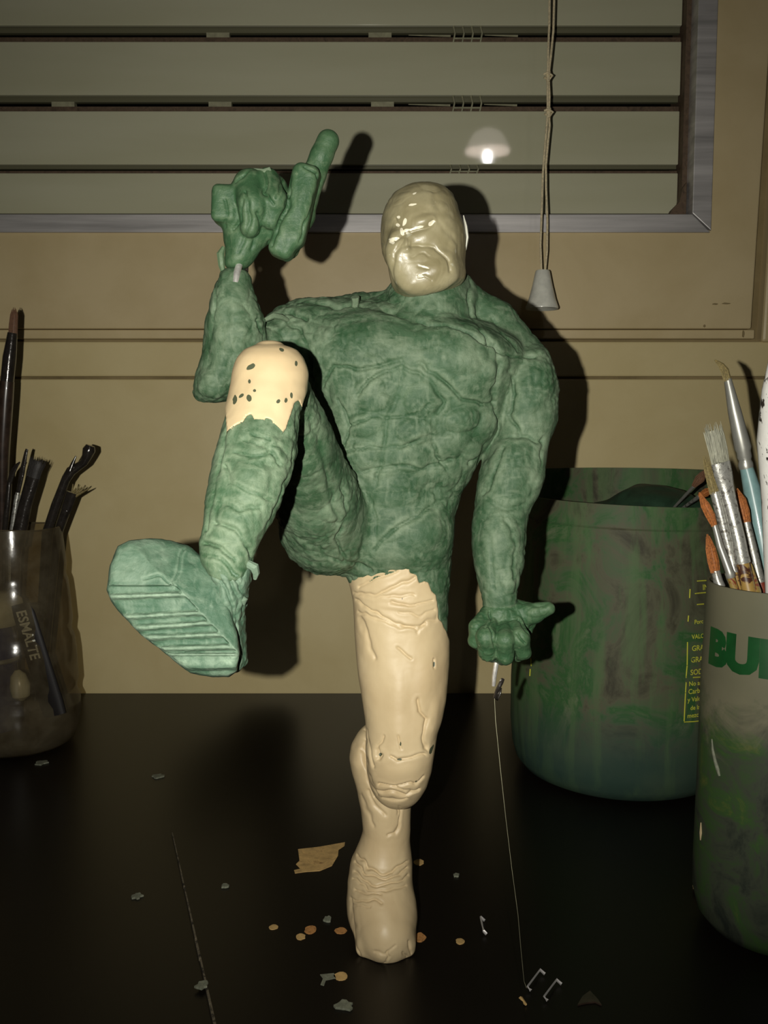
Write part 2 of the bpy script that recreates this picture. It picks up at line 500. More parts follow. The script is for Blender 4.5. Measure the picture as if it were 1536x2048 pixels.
MAT['sash'] = paint('sash_paint', (0.56, 0.445, 0.24, 1), (0.64, 0.52, 0.30, 1), 0.36, 0.2, 0.5)
MAT['groove'] = paint('groove_shade_and_scuff', (0.16, 0.12, 0.05, 1), (0.30, 0.23, 0.11, 1), 0.7)  # shade of the grooves and gap painted brown; the sash scuffs share it
def simple(name, c, rough=0.5, metal=0.0, spec=0.5, coat=0.0, var=0.0, vs=200, dirt=None, dl=(0.55, 0.65), bump=0.0, stretch=(1, 1, 1)):
    m = M(name); col = c
    if var: col = m.ramp(m.noise(vs, 4, 0.6, 0.3, stretch), [(0.3, tuple(v * (1 - var) for v in c[:3]) + (1,)), (0.7, tuple(min(1, v * (1 + var)) for v in c[:3]) + (1,))])
    if dirt: col = m.mix(m.ramp(m.noise(vs, 6, 0.65, 0.5, stretch), [(dl[0], K0), (dl[1], W1)]), col, dirt)
    m.base(col).p(rough=rough, metal=metal, spec=spec, coat=coat)
    if bump: m.bump(m.noise(vs * 2, 4, 0.6, 0.2, stretch), bump, 0.0004)
    return m.m
MAT['alu'] = simple('worn_aluminium', (0.56, 0.54, 0.53, 1), 0.45, 0.5, var=0.35, vs=25, stretch=(0.15, 1, 3), bump=0.1)
MAT['rust'] = simple('rusty_steel', (0.13, 0.085, 0.052, 1), 0.7, 0.1, var=0.4, vs=120, dirt=(0.05, 0.032, 0.018, 1), dl=(0.5, 0.7))
def glassblade():
    m = M('frosted_blade')
    m.base(m.ramp(m.noise(7, 3, 0.5, 0, (0.4, 1, 3)), [(0.3, (0.50, 0.49, 0.33, 1)), (0.7, (0.58, 0.57, 0.41, 1))])).p(rough=0.55, spec=0.2, coat=1.0, coatr=0.035)
    m.bump(m.noise(600, 2, 0.5, 0, (1, 1, 0.2)), 0.06, 0.0003)
    return m.m
MAT['blade'] = glassblade()
MAT['bladeedge'] = simple('blade_edge', (0.14, 0.135, 0.08, 1), 0.4)
MAT['dark'] = simple('night_dark', (0.004, 0.004, 0.003, 1), 0.9, spec=0.0)
MAT['tab'] = simple('dusty_tab', (0.32, 0.31, 0.20, 1), 0.6, var=0.2, vs=150)
def black():
    m = M('black_lacquer')
    sc = m.ramp(m.noise(90, 6, 0.7, 0, (3.0, 0.35, 1)), [(0.70, (0.0055, 0.0042, 0.003, 1)), (0.84, (0.014, 0.011, 0.008, 1))])
    spk = m.ramp(m.noise(420, 2, 0.5), [(0.77, K0), (0.80, (0.8, 0.8, 0.8, 1))])
    m.base(m.mix(spk, sc, (0.035, 0.03, 0.024, 1))).p(rough=0.33, spec=0.26)
    m.bump(m.noise(60, 4, 0.6), 0.06, 0.0004)
    return m.m
MAT['black'] = black()
MAT['wood'] = simple('bare_wood', (0.55, 0.36, 0.14, 1), 0.7, var=0.35, vs=160, dirt=(0.16, 0.08, 0.025, 1), dl=(0.55, 0.75), bump=0.3)
MAT['woodorange'] = simple('bare_wood_orange', (0.50, 0.24, 0.075, 1), 0.7, var=0.4, vs=400, dirt=(0.12, 0.055, 0.02, 1), dl=(0.5, 0.7))
MAT['crumb'] = simple('clay_crumb', (0.17, 0.18, 0.13, 1), 0.8, var=0.3, vs=500)
MAT['edge'] = simple('raw_board_edge', (0.17, 0.14, 0.09, 1), 0.8, var=0.5, vs=220, dirt=(0.02, 0.016, 0.01, 1), dl=(0.45, 0.6))
MAT['silver'] = simple('scuffed_ferrule', (0.46, 0.46, 0.42, 1), 0.36, 0.55, var=0.25, vs=300, dirt=(0.16, 0.15, 0.13, 1), dl=(0.5, 0.62), bump=0.4)
MAT['steel'] = simple('clean_ferrule', (0.40, 0.40, 0.36, 1), 0.38, 0.55, var=0.12, vs=120)
MAT['darksteel'] = simple('dark_tool_steel', (0.032, 0.027, 0.023, 1), 0.15, 0.3, 1.0, var=0.35, vs=160, bump=0.5)
MAT['wire'] = simple('bare_wire', (0.80, 0.78, 0.74, 1), 0.35, 0.7, var=0.2, vs=400)
MAT['cord'] = simple('pull_cord', (0.68, 0.58, 0.37, 1), 0.8, var=0.3, vs=500)
MAT['bell'] = simple('grey_plastic', (0.72, 0.72, 0.63, 1), 0.35, 0, 0.5, 0.3, var=0.12, vs=120)
MAT['blue'] = simple('pale_blue_lacquer', (0.20, 0.335, 0.335, 1), 0.35, 0, 0.5, 0.3, var=0.12, vs=150, dirt=(0.06, 0.09, 0.09, 1), dl=(0.70, 0.73))
MAT['whitepaint'] = simple('flaking_white_paint', (0.85, 0.84, 0.79, 1), 0.35, var=0.1, vs=170, dirt=(0.035, 0.03, 0.025, 1), dl=(0.57, 0.60), stretch=(1, 1, 0.4))
MAT['greyhair'] = simple('grey_bristle', (0.30, 0.30, 0.23, 1), 0.7, var=0.4, vs=900, stretch=(1, 1, 0.05))
MAT['darkhair'] = simple('dark_bristle', (0.028, 0.025, 0.022, 1), 0.6, var=0.4, vs=900)
MAT['orangehair'] = simple('orange_bristle', (0.34, 0.115, 0.028, 1), 0.6, var=0.5, vs=900)
MAT['tanhair'] = simple('olive_bristle', (0.21, 0.165, 0.065, 1), 0.6, var=0.4, vs=900)
MAT['brownhair'] = simple('brown_bristle', (0.15, 0.075, 0.04, 1), 0.6, var=0.3, vs=900)
MAT['handle_dark'] = simple('dark_brown_handle', (0.035, 0.022, 0.016, 1), 0.3, 0, 0.5, 0.4, var=0.5, vs=120)
MAT['handle_red'] = simple('chipped_red_handle', (0.20, 0.035, 0.02, 1), 0.4, 0, 0.5, dirt=(0.30, 0.21, 0.06, 1), vs=160, dl=(0.45, 0.5))
MAT['handle_yellow'] = simple('chipped_yellow_handle', (0.35, 0.22, 0.06, 1), 0.4, 0, 0.5, dirt=(0.06, 0.02, 0.01, 1), vs=160, dl=(0.5, 0.55))
def bucketm():
    m = M('smeared_green_plastic')
    a = m.ramp(m.noise(24, 7, 0.66, 0.9, (1, 1, 0.8)), [(0.34, (0.050, 0.048, 0.030, 1)), (0.45, (0.095, 0.097, 0.058, 1)), (0.52, (0.068, 0.110, 0.052, 1)), (0.58, (0.032, 0.100, 0.030, 1)), (0.68, (0.115, 0.150, 0.080, 1))])
    st = m.ramp(m.noise(50, 5, 0.6, 0.4, (1, 1, 0.10)), [(0.50, K0), (0.60, (0.6, 0.6, 0.6, 1))])
    # darker teal towards the bottom, where the drips fade
    tc = m.n('ShaderNodeTexCoord'); sx = m.n('ShaderNodeSeparateXYZ'); m.l(tc.outputs['Object'], sx.inputs[0])
    h = m.n('ShaderNodeMapRange'); h.inputs[1].default_value = 0.03; h.inputs[2].default_value = 0.075; m.l(sx.outputs[2], h.inputs[0])
    low = m.ramp(m.noise(18, 4, 0.5), [(0.4, (0.030, 0.060, 0.045, 1)), (0.7, (0.055, 0.085, 0.055, 1))])
    c = m.mix(st, m.mix(h.outputs[0], low, a), (0.085, 0.150, 0.060, 1))
    c = m.mix(h.outputs[0], m.mix(0.35, low, c), c)
    m.base(c).p(rough=0.62, spec=0.22)
    m.bump(m.noise(60, 5, 0.6), 0.25, 0.0006)
    return m.m
MAT['bucket'] = bucketm()
MAT['darkclay'] = simple('dark_green_paste', (0.014, 0.04, 0.02, 1), 0.6, var=0.4, vs=90, bump=0.4)
MAT['yellow'] = simple('yellow_print', (0.60, 0.60, 0.06, 1), 0.5, dirt=(0.16, 0.18, 0.05, 1), vs=260, dl=(0.60, 0.68))
MAT['greenprint'] = simple('green_print', (0.006, 0.062, 0.014, 1), 0.4, var=0.25, vs=60)
def cupm():
    m = M('stained_grey_plastic')
    tc = m.n('ShaderNodeTexCoord'); sx = m.n('ShaderNodeSeparateXYZ'); m.l(tc.outputs['Object'], sx.inputs[0])
    nz = m.noise(28, 6, 0.7, 0.6)
    ad = m.n('ShaderNodeMath', operation='MULTIPLY_ADD'); ad.inputs[1].default_value = 0.11; m.l(nz, ad.inputs[0]); m.l(sx.outputs[2], ad.inputs[2])
    body = m.ramp(m.noise(16, 4, 0.5), [(0.3, (0.120, 0.118, 0.075, 1)), (0.7, (0.165, 0.155, 0.100, 1))])
    smear = m.ramp(m.noise(34, 6, 0.65, 1.0), [(0.34, (0.022, 0.028, 0.022, 1)), (0.48, (0.050, 0.060, 0.040, 1)), (0.60, (0.040, 0.085, 0.025, 1)), (0.72, (0.10, 0.115, 0.030, 1))])
    f = m.ramp(ad.outputs[0], [(0.170, K0), (0.195, W1)])
    c = m.mix(f, smear, body)
    m.base(c).p(rough=0.5, spec=0.3); m.bump(m.noise(80, 5, 0.6), 0.2, 0.0005)
    return m.m
MAT['cup'] = cupm()
def petm():
    m = M('dirty_clear_plastic')
    nt = m.nt; tr = m.n('ShaderNodeBsdfTransparent'); tr.inputs[0].default_value = (0.80, 0.74, 0.62, 1)
    m.base(m.ramp(m.noise(40, 5, 0.6, 0.5), [(0.35, (0.09, 0.07, 0.04, 1)), (0.7, (0.20, 0.17, 0.11, 1))])).p(rough=0.16, spec=0.6)
    m.bump(m.noise(60, 3, 0.5), 0.25, 0.001)
    mx = m.n('ShaderNodeMixShader'); fac = m.ramp(m.noise(25, 5, 0.6, 0.5), [(0.3, (0.26, 0.26, 0.26, 1)), (0.7, (0.50, 0.50, 0.50, 1))])
    m.l(fac, mx.inputs[0]); m.l(tr.outputs[0], mx.inputs[1]); m.l(m.b.outputs[0], mx.inputs[2]); m.l(mx.outputs[0], m.out.inputs[0])
    return m.m
MAT['pet'] = petm()
def glassy(name, tint, base, k):
    m = M(name); tr = m.n('ShaderNodeBsdfTransparent'); tr.inputs[0].default_value = tint
    m.base(base).p(rough=0.08, spec=0.7)
    mx = m.n('ShaderNodeMixShader'); mx.inputs[0].default_value = k
    m.l(tr.outputs[0], mx.inputs[1]); m.l(m.b.outputs[0], mx.inputs[2]); m.l(mx.outputs[0], m.out.inputs[0]); return m.m
MAT['bluejar'] = glassy('blue_clear_plastic', (0.5, 0.6, 0.85, 1), (0.05, 0.06, 0.20, 1), 0.55)
MAT['palecap'] = simple('pale_plastic_cap', (0.55, 0.53, 0.38, 1), 0.3, var=0.1, vs=60)
MAT['tubeblack'] = simple('black_tube', (0.012, 0.010, 0.010, 1), 0.4)
MAT['whiteprint'] = simple('grey_white_print', (0.62, 0.62, 0.52, 1), 0.5)
MAT['redtube'] = simple('red_tube', (0.60, 0.05, 0.03, 1), 0.4, dirt=(0.25, 0.12, 0.02, 1), vs=60, dl=(0.55, 0.6))
MAT['floor'] = simple('dark_floor', (0.08, 0.06, 0.045, 1), 0.5, var=0.2, vs=6)
MAT['plaster'] = simple('plaster', (0.35, 0.32, 0.25, 1), 0.8, var=0.05, vs=8)
def emit(name, c, s):
    m = M(name); m.base(c); m.b.inputs['Emission Color'].default_value = c; m.b.inputs['Emission Strength'].default_value = s; return m.m
MAT['bulb'] = emit('lit_bulb', (1, 0.98, 0.95, 1), 60.0)
MAT['shade'] = emit('glowing_shade', (1, 0.88, 0.80, 1), 2.4)

# ================================================================== THE SETTING
YW = 0.948
def wx(px, py=600, d=YW): return W(px, py, d)[0]
def wz(py, d=YW): return W(768, py, d)[2]
XL, XR = -1.5, 1.5
YB = -2.4
ZF, ZC = -0.75, 1.75
def struct(o): return tag(o, kind='structure')
struct(MB().box((XL, YB, ZF - 0.05), (XR, YW + 0.08, ZF)).build('floor', MAT['floor']))
struct(MB().box((XL, YB, ZC), (XR, YW + 0.08, ZC + 0.05)).build('ceiling', MAT['plaster']))
struct(MB().box((XL - 0.05, YB, ZF), (XL, YW + 0.08, ZC)).build('wall_left', MAT['plaster']))
struct(MB().box((XR, YB, ZF), (XR + 0.05, YW + 0.08, ZC)).build('wall_right', MAT['plaster']))
struct(MB().box((XL, YB - 0.05, ZF), (XR, YB, ZC)).build('wall_front', MAT['plaster']))
# lower wall panel and the beige boards under the window
z757, z752 = wz(758), wz(753)
z682, z676 = wz(683), wz(678)
z660 = wz(660)
struct(MB().box((XL, YW, ZF), (XR, YW + 0.08, z757)).build('wall_back', MAT['wall'], bevel=0.0015))
struct(MB().box((XL, YW - 0.001, z752), (XR, YW + 0.08, z682)).build('trim_1', MAT['wall'], bevel=0.0018))
gr = MB()
gr.box((XL, YW + 0.006, z757), (XR, YW + 0.08, z752)); gr.box((XL, YW + 0.006, z682), (XR, YW + 0.08, z676))
struct(gr.build('trim_2', MAT['groove']))
# sash frame round the louvre window: bottom rail, right stile; window opening inside the aluminium bead
oy = 450
wl = wx(1378, 430); wb = wz(432, YW - 0.004)             # inner corner of opening
sr = wx(1500, 640); srt = wx(1534, 60)
ztop = 1.3
sash = empty('window_1', (0, YW, z676)); struct(sash)
ms = MB(); ms.box((XL + 0.002, YW - 0.0035, z676), (sr + 0.004, YW + 0.05, z660)); ms.build('sill_strip', MAT['sash'], sash, bevel=0.0012)
def xat(z): # right edge of the stile leans a little
    zA, xA = wz(660), wx(1497, 660); zB, xB = wz(60), wx(1536, 60)
    return xA + (xB - xA) * (z - zA) / (zB - zA)
ms = MB(); ms.prism([(XL + 0.002, z660 + 0.0006), (xat(z660), z660 + 0.0006), (xat(ztop), ztop), (wx(1412, 450), ztop), (wx(1412, 450), wz(466)), (XL + 0.002, wz(466))], YW - 0.007, YW + 0.05); ms.build('sash_frame', MAT['sash'], sash, bevel=0.0015)
ms = MB(); ms.prism([(xat(z676) + 0.002, z676), (xat(z676) + 0.014, z676), (xat(ztop) + 0.014, ztop), (xat(ztop) + 0.002, ztop)], YW + 0.010, YW + 0.06); ms.build('gap_strip', MAT['groove'], sash)  # gap shadow put in as a dark recessed strip
ms = MB(); ms.prism([(xat(z676) + 0.0125, z682 - 0.001), (XR, z682 - 0.001), (XR, ztop), (xat(ztop) + 0.0125, ztop)], YW - 0.006, YW + 0.08)
struct(ms.build('trim_3', MAT['sash'], bevel=0.003))
struct(MB().box((XL, YW - 0.001, ztop), (XR, YW + 0.08, ZC)).build('trim_4', MAT['wall']))
# aluminium bead, mitred
xi0, xo0 = wx(1378, 430), wx(1414, 470)
zi0, zo0 = wz(433), wz(469)
ms = MB(); ms.prism([(XL + 0.002, zo0), (xo0, zo0), (xi0, zi0), (XL + 0.002, zi0)], YW - 0.0105, YW + 0.03); ms.build('metal_bead', MAT['alu'], sash, bevel=0.0008)
ms = MB(); ms.prism([(xo0 + 0.0006, zo0 + 0.0016), (xo0 + 0.0006, ztop), (xi0, ztop), (xi0, zi0 + 0.001)], YW - 0.0105, YW + 0.03); ms.build('metal_bead', MAT['alu'], sash, bevel=0.0008)
# rusty inner jamb and blade holder strip
xj = wx(1356, 430, YW + 0.02)
ms = MB(); ms.box((xj, YW + 0.010, zi0 - 0.004), (xi0 + 0.002, YW + 0.055, ztop)); ms.build('jamb', MAT['rust'], sash)
ms = MB(); ms.box((XL + 0.002, YW + 0.012, zi0 - 0.006), (xj, YW + 0.055, zi0 + 0.0035)); ms.build('lower_channel', MAT['rust'], sash)
ms = MB()
c0 = W(1356, 428, YW + 0.012)
ms.prism([(xj - 0.014, c0[2] - 0.003), (xj + 0.003, c0[2] - 0.003), (xj + 0.003, c0[2] + 0.030), (xj - 0.001, c0[2] + 0.024), (xj - 0.004, c0[2] + 0.010), (xj - 0.011, c0[2] + 0.003)], YW + 0.004, YW + 0.014)
ms.build('corner_grime', MAT['rust'], sash)
struct(MB().box((XL, YW + 0.075, wz(520)), (XR, YW + 0.08, ztop)).build('night_backing', MAT['dark']))  # black sheet standing in for the night darkness behind the slits
# louvre blades
YL = YW + 0.022
edges = [(345, 430), (222, 329), (83, 190)]
blades = []
pitch = wz(83, YL) - wz(222, YL)
zb = [(wz(427, YL), wz(346, YL)), (wz(329, YL), wz(222, YL)), (wz(190, YL), wz(83, YL))]
for k in range(1, 8):
    a, b = zb[2]; zb.append((a + pitch * k, b + pitch * k))
for i, (a, b) in enumerate(zb):
    if b > ztop: break
    m = MB(); m.box((XL + 0.01, YL, a), (xj - 0.0005, YL + 0.005, b)); m.build('glass_blade', MAT['blade'], sash, bevel=0.0009)
    if i == 0: continue
    lo = zb[i - 1][1]
    gap = a - lo
    m = MB(); m.box((XL + 0.01, YL + 0.004, lo - 0.001), (xj - 0.0005, YL + 0.016, lo + gap * 0.36)); m.build('rail', MAT['rust'], sash)
    m = MB(); m.box((XL + 0.01, YL + 0.007, a - gap * 0.30), (xj - 0.0005, YL + 0.012, a + 0.001)); m.build('blade_lip', MAT['bladeedge'], sash)
    ctr = {1: [], 2: [122, 438, 765], 3: [436, 760]}.get(i, [200, 520])
    for cxp in ctr:
        X0 = wx(cxp - 23, 200, YL); X1 = wx(cxp + 23, 200, YL)
        m = MB(); m.box((X0, YL + 0.0055, lo + gap * 0.38), (X1, YL + 0.014, a - gap * 0.30)); m.build('spacer_tab', MAT['tab'], sash)
    # wire clip that holds the pane
    cxp = 935 if i > 1 else 930
    m = MB()
    for q in (-27, -9, 9, 27):
        x = wx(cxp + q, 200, YL); m.tube([(x - 0.001, YL + 0.003, lo), (x + 0.0006, YL + 0.0, lo + gap * 0.5), (x - 0.0008, YL + 0.003, a)], 0.0009, 6)
    m.tube([(wx(cxp - 28, 200, YL), YL + 0.001, lo + gap * 0.22), (wx(cxp + 28, 200, YL), YL + 0.001, lo + gap * 0.22)], 0.0008, 6)
    m.build('clip', MAT['tab'], sash, smooth=True)
    for (qa, qb) in ((-118, -34), (34, 100)):
        if i > 1:
            m = MB(); m.tube([(wx(cxp + qa, 200, YL), YL + 0.004, lo + gap * 0.5), (wx(cxp + qb, 200, YL), YL + 0.003, lo + gap * 0.42)], [0.0004, 0.0011], 6); m.build('clip_arm', MAT['tab'], sash, smooth=True)

# stains on the sash: small dark scuffs where the latch was
for i, (px, py, w, h) in enumerate([(1430, 608, 14, 4), (1452, 607, 18, 4), (1409, 652, 5, 6), (1487, 668, 4, 14)]):
    p = W(px, py, YW - 0.0072); s = S(py, YW)
    m = MB(); n = 10
    poly = [(p[0] + w * s / 2 * math.cos(2 * math.pi * k / n) * random.uniform(0.75, 1.1), p[2] + h * s / 2 * math.sin(2 * math.pi * k / n) * random.uniform(0.7, 1.1)) for k in range(n)]
    m.prism(poly, YW - 0.0074, YW - 0.006); m.build('scuff', MAT['groove'], sash)

# ================================================================== DESK
desk = empty('desk', (0, 0.5, ZF), 'glossy black desk scattered with chips, against the beige wall', 'desk')
MB().box((-0.95, 0.10, -0.028), (0.95, YW - 0.001, 0.0)).build('desk_top', MAT['black'], desk, bevel=0.002)
for x in (-0.9, 0.9):
    for y in (0.15, 0.88):
        MB().box((x - 0.025, y - 0.025, ZF), (x + 0.025, y + 0.025, -0.028)).build('leg', MAT['black'], desk)
BT = 0.0015     # thickness of the base board
pL0 = G(345, 1665, BT); pL1 = G(432, 2048, BT)
dL = pL1 - pL0; pLf = pL0 + dL * 1.35
pR0 = G(985, 1650, BT); pR1 = G(1052, 2040, BT); pRf = pR0 + (pR1 - pR0) * 1.3
board = empty('base_board', (0.0, 0.47, 0.0), 'thin black board under the clay figure with a scratched pale edge', 'board')
MB().slab([tuple(pLf[:2]), tuple(pRf[:2]), tuple(pR0[:2]), tuple(pL0[:2])], 0.0, BT).build('panel', MAT['black'], board)
m = MB()
for i in range(14):
    t0, t1 = i / 14 * 1.3, (i + 0.97) / 14 * 1.3
    a = pL0 + dL * t0; b = pL0 + dL * t1; w = 0.0004 + 0.0010 * min(1, (t0 + 0.1)) * random.uniform(0.5, 1.1)
    m.slab([(a[0] - w, a[1]), (b[0] - w, b[1]), (b[0] + 0.0001, b[1]), (a[0] + 0.0001, a[1])], 0.0001, BT + 0.0002)
m.build('worn_edge', MAT['edge'], board)

def blob(name, px, py, rx, ry, mat, parent=None, z=BT, th=0.0003, n=14, jag=0.25, ang=0):
    c = G(px, py, z); sx = S(py, c[1]); sy = abs(G(px, py + 5, z)[1] - G(px, py - 5, z)[1]) / 10
    m = MB(); poly = []
    for k in range(n):
        a = 2 * math.pi * k / n; r = 1 + random.uniform(-jag, jag)
        x = rx * r * math.cos(a); y = ry * r * math.sin(a)
        poly.append((c[0] + x * sx, c[1] + y * sy))
    m.slab(poly, z - 0.0002 if parent is not None else z, z + th)
    return m.build(name, mat, parent)
def flat_poly(name, pts, mat, parent=None, z=BT, th=0.0003):
    poly = [tuple(G(x, y, z)[:2]) for x, y in pts][::-1]
    return MB().slab(poly, z - 0.0002 if parent is not None else z, z + th).build(name, mat, parent)
flat_poly('bare_patch', [(596, 1699), (640, 1694), (662, 1690), (690, 1685), (689, 1692), (677, 1700), (676, 1712), (664, 1732), (640, 1742), (612, 1744), (590, 1747), (588, 1741), (601, 1738), (592, 1729), (599, 1722)], MAT['wood'], board)['label'] = 'large torn patch of bare wood'
for (px, py, rx, ry, k) in [(547, 1855, 10, 5, 'wood'), (621, 1860, 12, 8, 'woodorange'), (601, 1874, 10, 7, 'wood'), (682, 1862, 12, 7, 'woodorange'), (840, 1875, 12, 9, 'woodorange'),
                            (838, 1725, 10, 6, 'wood'), (921, 1883, 9, 6, 'wood'), (682, 1953, 14, 8, 'wood')]:
    blob('bare_spot', px, py, rx, ry, MAT[k], board, jag=0.12)
flat_poly('bare_patch', [(640, 1950), (668, 1947), (672, 1957), (652, 1961), (648, 1972), (641, 1970), (646, 1958)], MAT['crumb'], board)
for (px, py, rx, ry, lab) in [(688, 2014, 16, 9, 'largest pale clay crumb, near the lower edge of the base board'),
                         (403, 1972, 11, 7, 'pale clay crumb on the left edge of the base board'),
                         (450, 1773, 7, 4, 'grey crumb left of the planted foot, below the bare wood patch'),
                         (912, 1752, 6, 3, 'tiny pale crumb right of the planted ankle'),
                         (655, 1840, 8, 5, 'grey crumb just left of the planted boot, above two orange spots'),
                         (822, 1808, 5, 6, 'small grey crumb touching the right side of the boot ankle')]:
    o = blob('clay_crumb', px, py, rx, ry, MAT['crumb'], None, z=BT + 0.0001, th=0.0011, jag=0.35)
    tag(o, lab, 'crumb', 'clay crumbs on the base board')
for (px, py, rx, ry, lab) in [(275, 1793, 10, 6, 'pale crumb on the desk left of the base board'),
                         (316, 1554, 10, 4, 'dull grey crumb on the desk behind the base board'),
                         (84, 1526, 12, 4, 'dull grey crumb on the desk in front of the clear cut bottle')]:
    o = blob('clay_crumb', px, py, rx, ry, MAT['crumb'], None, z=0.0, th=0.001, jag=0.35)
    tag(o, lab, 'crumb', 'clay crumbs on the desk')
flake = MB().tube([G(1388, 1772, 0.001), G(1391, 1776, 0.004), G(1395, 1768, 0.001)], [0.001, 0.002, 0.0008], 6).build('cream_flake', MAT['cream'])
tag(flake, 'small cream flake beside the grey brush cup', 'crumb')
# three fallen staples
def staple(p0, p1, lab, up=0.0035):
    m = MB(); a = G(*p0, 0.0012 + (BT if p0[0] < 1040 else 0)); b = G(*p1, 0.0012 + (BT if p0[0] < 1040 else 0))
    w = np.array([0, 0, -0.0006]); r = 0.00055
    side = np.array([0.0022, -0.0018, 0])
    m.tube([a + side * 0.7 + [0, 0, 0], a + [0, 0, up * 0.35], b + [0, 0, up * 0.35], b + side], r, 4, flat=(1.5, 0.9))
    o = m.build('staple', MAT['alu']); tag(o, lab, 'staple')
staple((1055, 1978), (1080, 1944), 'steel staple lying right of the base board, the left one of a pair')
staple((1088, 1998), (1113, 1964), 'steel staple lying right of the base board, the right one of a pair')
staple((967, 1866), (961, 1838), 'single steel staple lying on the base board right of the boot')
o = flat_poly('wood_splinter', [(1165, 1995), (1180, 1984), (1195, 2000), (1203, 2012), (1190, 2006), (1172, 2008), (1155, 2012)], MAT['handle_dark'], z=0.0, th=0.0008)
tag(o, 'dull brown wood splinter at the lower right of the desk', 'splinter')
o = MB().tube([G(1041, 1997, 0.001), G(1052, 2009, 0.001)], [0.0012, 0.0006], 6).build('yellow_crumb', MAT['wood'])
tag(o, 'tiny yellow sliver below the pair of staples', 'crumb')

# ================================================================== THE CLAY FIGURE
fig = empty('clay_figure', tuple(G(765, 1880, BT)), 'green and cream clay sculpture of a man balancing on one leg, boot raised', 'sculpture')
def N_(px, py, d, r): return (W(px, py, d), r * S(py, d))
def uv_of(field): return field.pixgrid()

# ---- body: trunk, both arms, raised leg in one surface
lo = W(378, 1180, 0.55); hi = W(1140, 540, 0.55)
B = Field((-0.118, 0.318, 0.148), (0.112, 0.512, 0.376), 0.00078)
trunk = [(600, 600, 720, .477, .007), (612, 566, 800, .477, .012), (628, 545, 905, .476, .017), (650, 536, 985, .474, .021), (680, 545, 1040, .472, .024), (715, 570, 1052, .470, .026),
         (760, 610, 1030, .470, .027), (800, 632, 1012, .471, .027), (840, 642, 1002, .472, .026), (875, 650, 990, .473, .025), (905, 655, 968, .474, .024), (940, 662, 948, .475, .023),
         (980, 668, 924, .476, .022), (1020, 668, 911, .476, .022), (1060, 664, 906, .475, .023), (1100, 668, 903, .475, .023), (1140, 690, 897, .476, .020), (1175, 706, 890, .477, .018)]
B.loft(trunk, k=0.004, power=2.35)
# neck, collar and trapezius
B.chain([N_(862, 560, .476, 66), N_(858, 610, .478, 84), N_(850, 650, .478, 92)], k=0.004)
B.chain([N_(905, 590, .482, 40), N_(985, 645, .484, 42), N_(1055, 712, .480, 36)], k=0.005)
B.chain([N_(806, 612, .482, 34), N_(720, 630, .484, 36), N_(600, 640, .482, 36)], k=0.005)
B.chain([N_(925, 566, .478, 14), N_(934, 600, .472, 14), N_(940, 632, .468, 10)], k=0.003)
# belly and chest masses
B.ell(W(745, 700, .455), (.027, .010, .017), 0.008); B.ell(W(900, 720, .453), (.026, .011, .018), 0.008)
B.ell(W(775, 880, .456), (.022, .009, .030), 0.010); B.ell(W(800, 1060, .462), (.024, .012, .018), 0.010)
# straight arm (viewer's right)
arm = [(692, 1046, 1084, .478, .010), (708, 1028, 1096, .477, .014), (735, 1008, 1107, .476, .017), (770, 996, 1115, .475, .018), (810, 990, 1115, .474, .018), (845, 990, 1113, .473, .017),
       (872, 988, 1103, .472, .016), (895, 978, 1095, .470, .016), (925, 964, 1092, .468, .0165), (960, 958, 1089, .465, .016), (990, 953, 1076, .462, .0145), (1020, 948, 1058, .460, .0135),
       (1050, 944, 1051, .458, .0135), (1090, 944, 1050, .455, .0135), (1130, 948, 1044, .452, .0125), (1165, 956, 1037, .450, .0105), (1200, 965, 1030, .448, .009), (1222, 966, 1032, .447, .008)]
B.loft(arm, k=0.0025, power=2.2)
# raised arm: upper arm runs back to the shoulder, forearm stands up
B.chain([N_(590, 668, .474, 50), N_(520, 700, .462, 46), N_(440, 752, .452, 42)], k=0.004)
fore = [(538, 445, 498, .446, .007), (556, 440, 502, .446, .0085), (585, 427, 506, .446, .011), (615, 418, 517, .446, .0125), (650, 412, 528, .447, .0135), (685, 409, 533, .448, .014), (715, 405, 530, .449, .014),
        (745, 396, 505, .450, .014), (770, 390, 485, .450, .0135), (788, 388, 470, .450, .012), (803, 398, 452, .450, .008)]
B.loft(fore, k=0.002, power=2.15)
# hip, buttock and raised thigh seen from below
B.chain([N_(700, 1050, .478, 92), N_(655, 1052, .462, 92), N_(628, 985, .440, 84), N_(598, 890, .412, 72), N_(556, 775, .384, 58)], k=0.003)
B.chain([N_(720, 1110, .476, 36), N_(650, 1085, .468, 52)], k=0.006)
# raised shin
shin = [(690, 520, 560, .373, .004), (698, 500, 586, .372, .007), (716, 484, 600, .371, .0095), (745, 474, 608, .369, .0115), (785, 465, 607, .366, .0125), (820, 456, 600, .362, .013), (855, 444, 596, .358, .0135),
        (900, 432, 592, .354, .0135), (950, 421, 580, .350, .0135), (1000, 411, 562, .346, .013), (1050, 406, 541, .342, .012), (1085, 397, 520, .339, .011), (1120, 400, 506, .337, .0105), (1160, 428, 500, .336, .010)]
shin_field_rows = shin
B.loft(shin, k=0.0015, power=2.2)
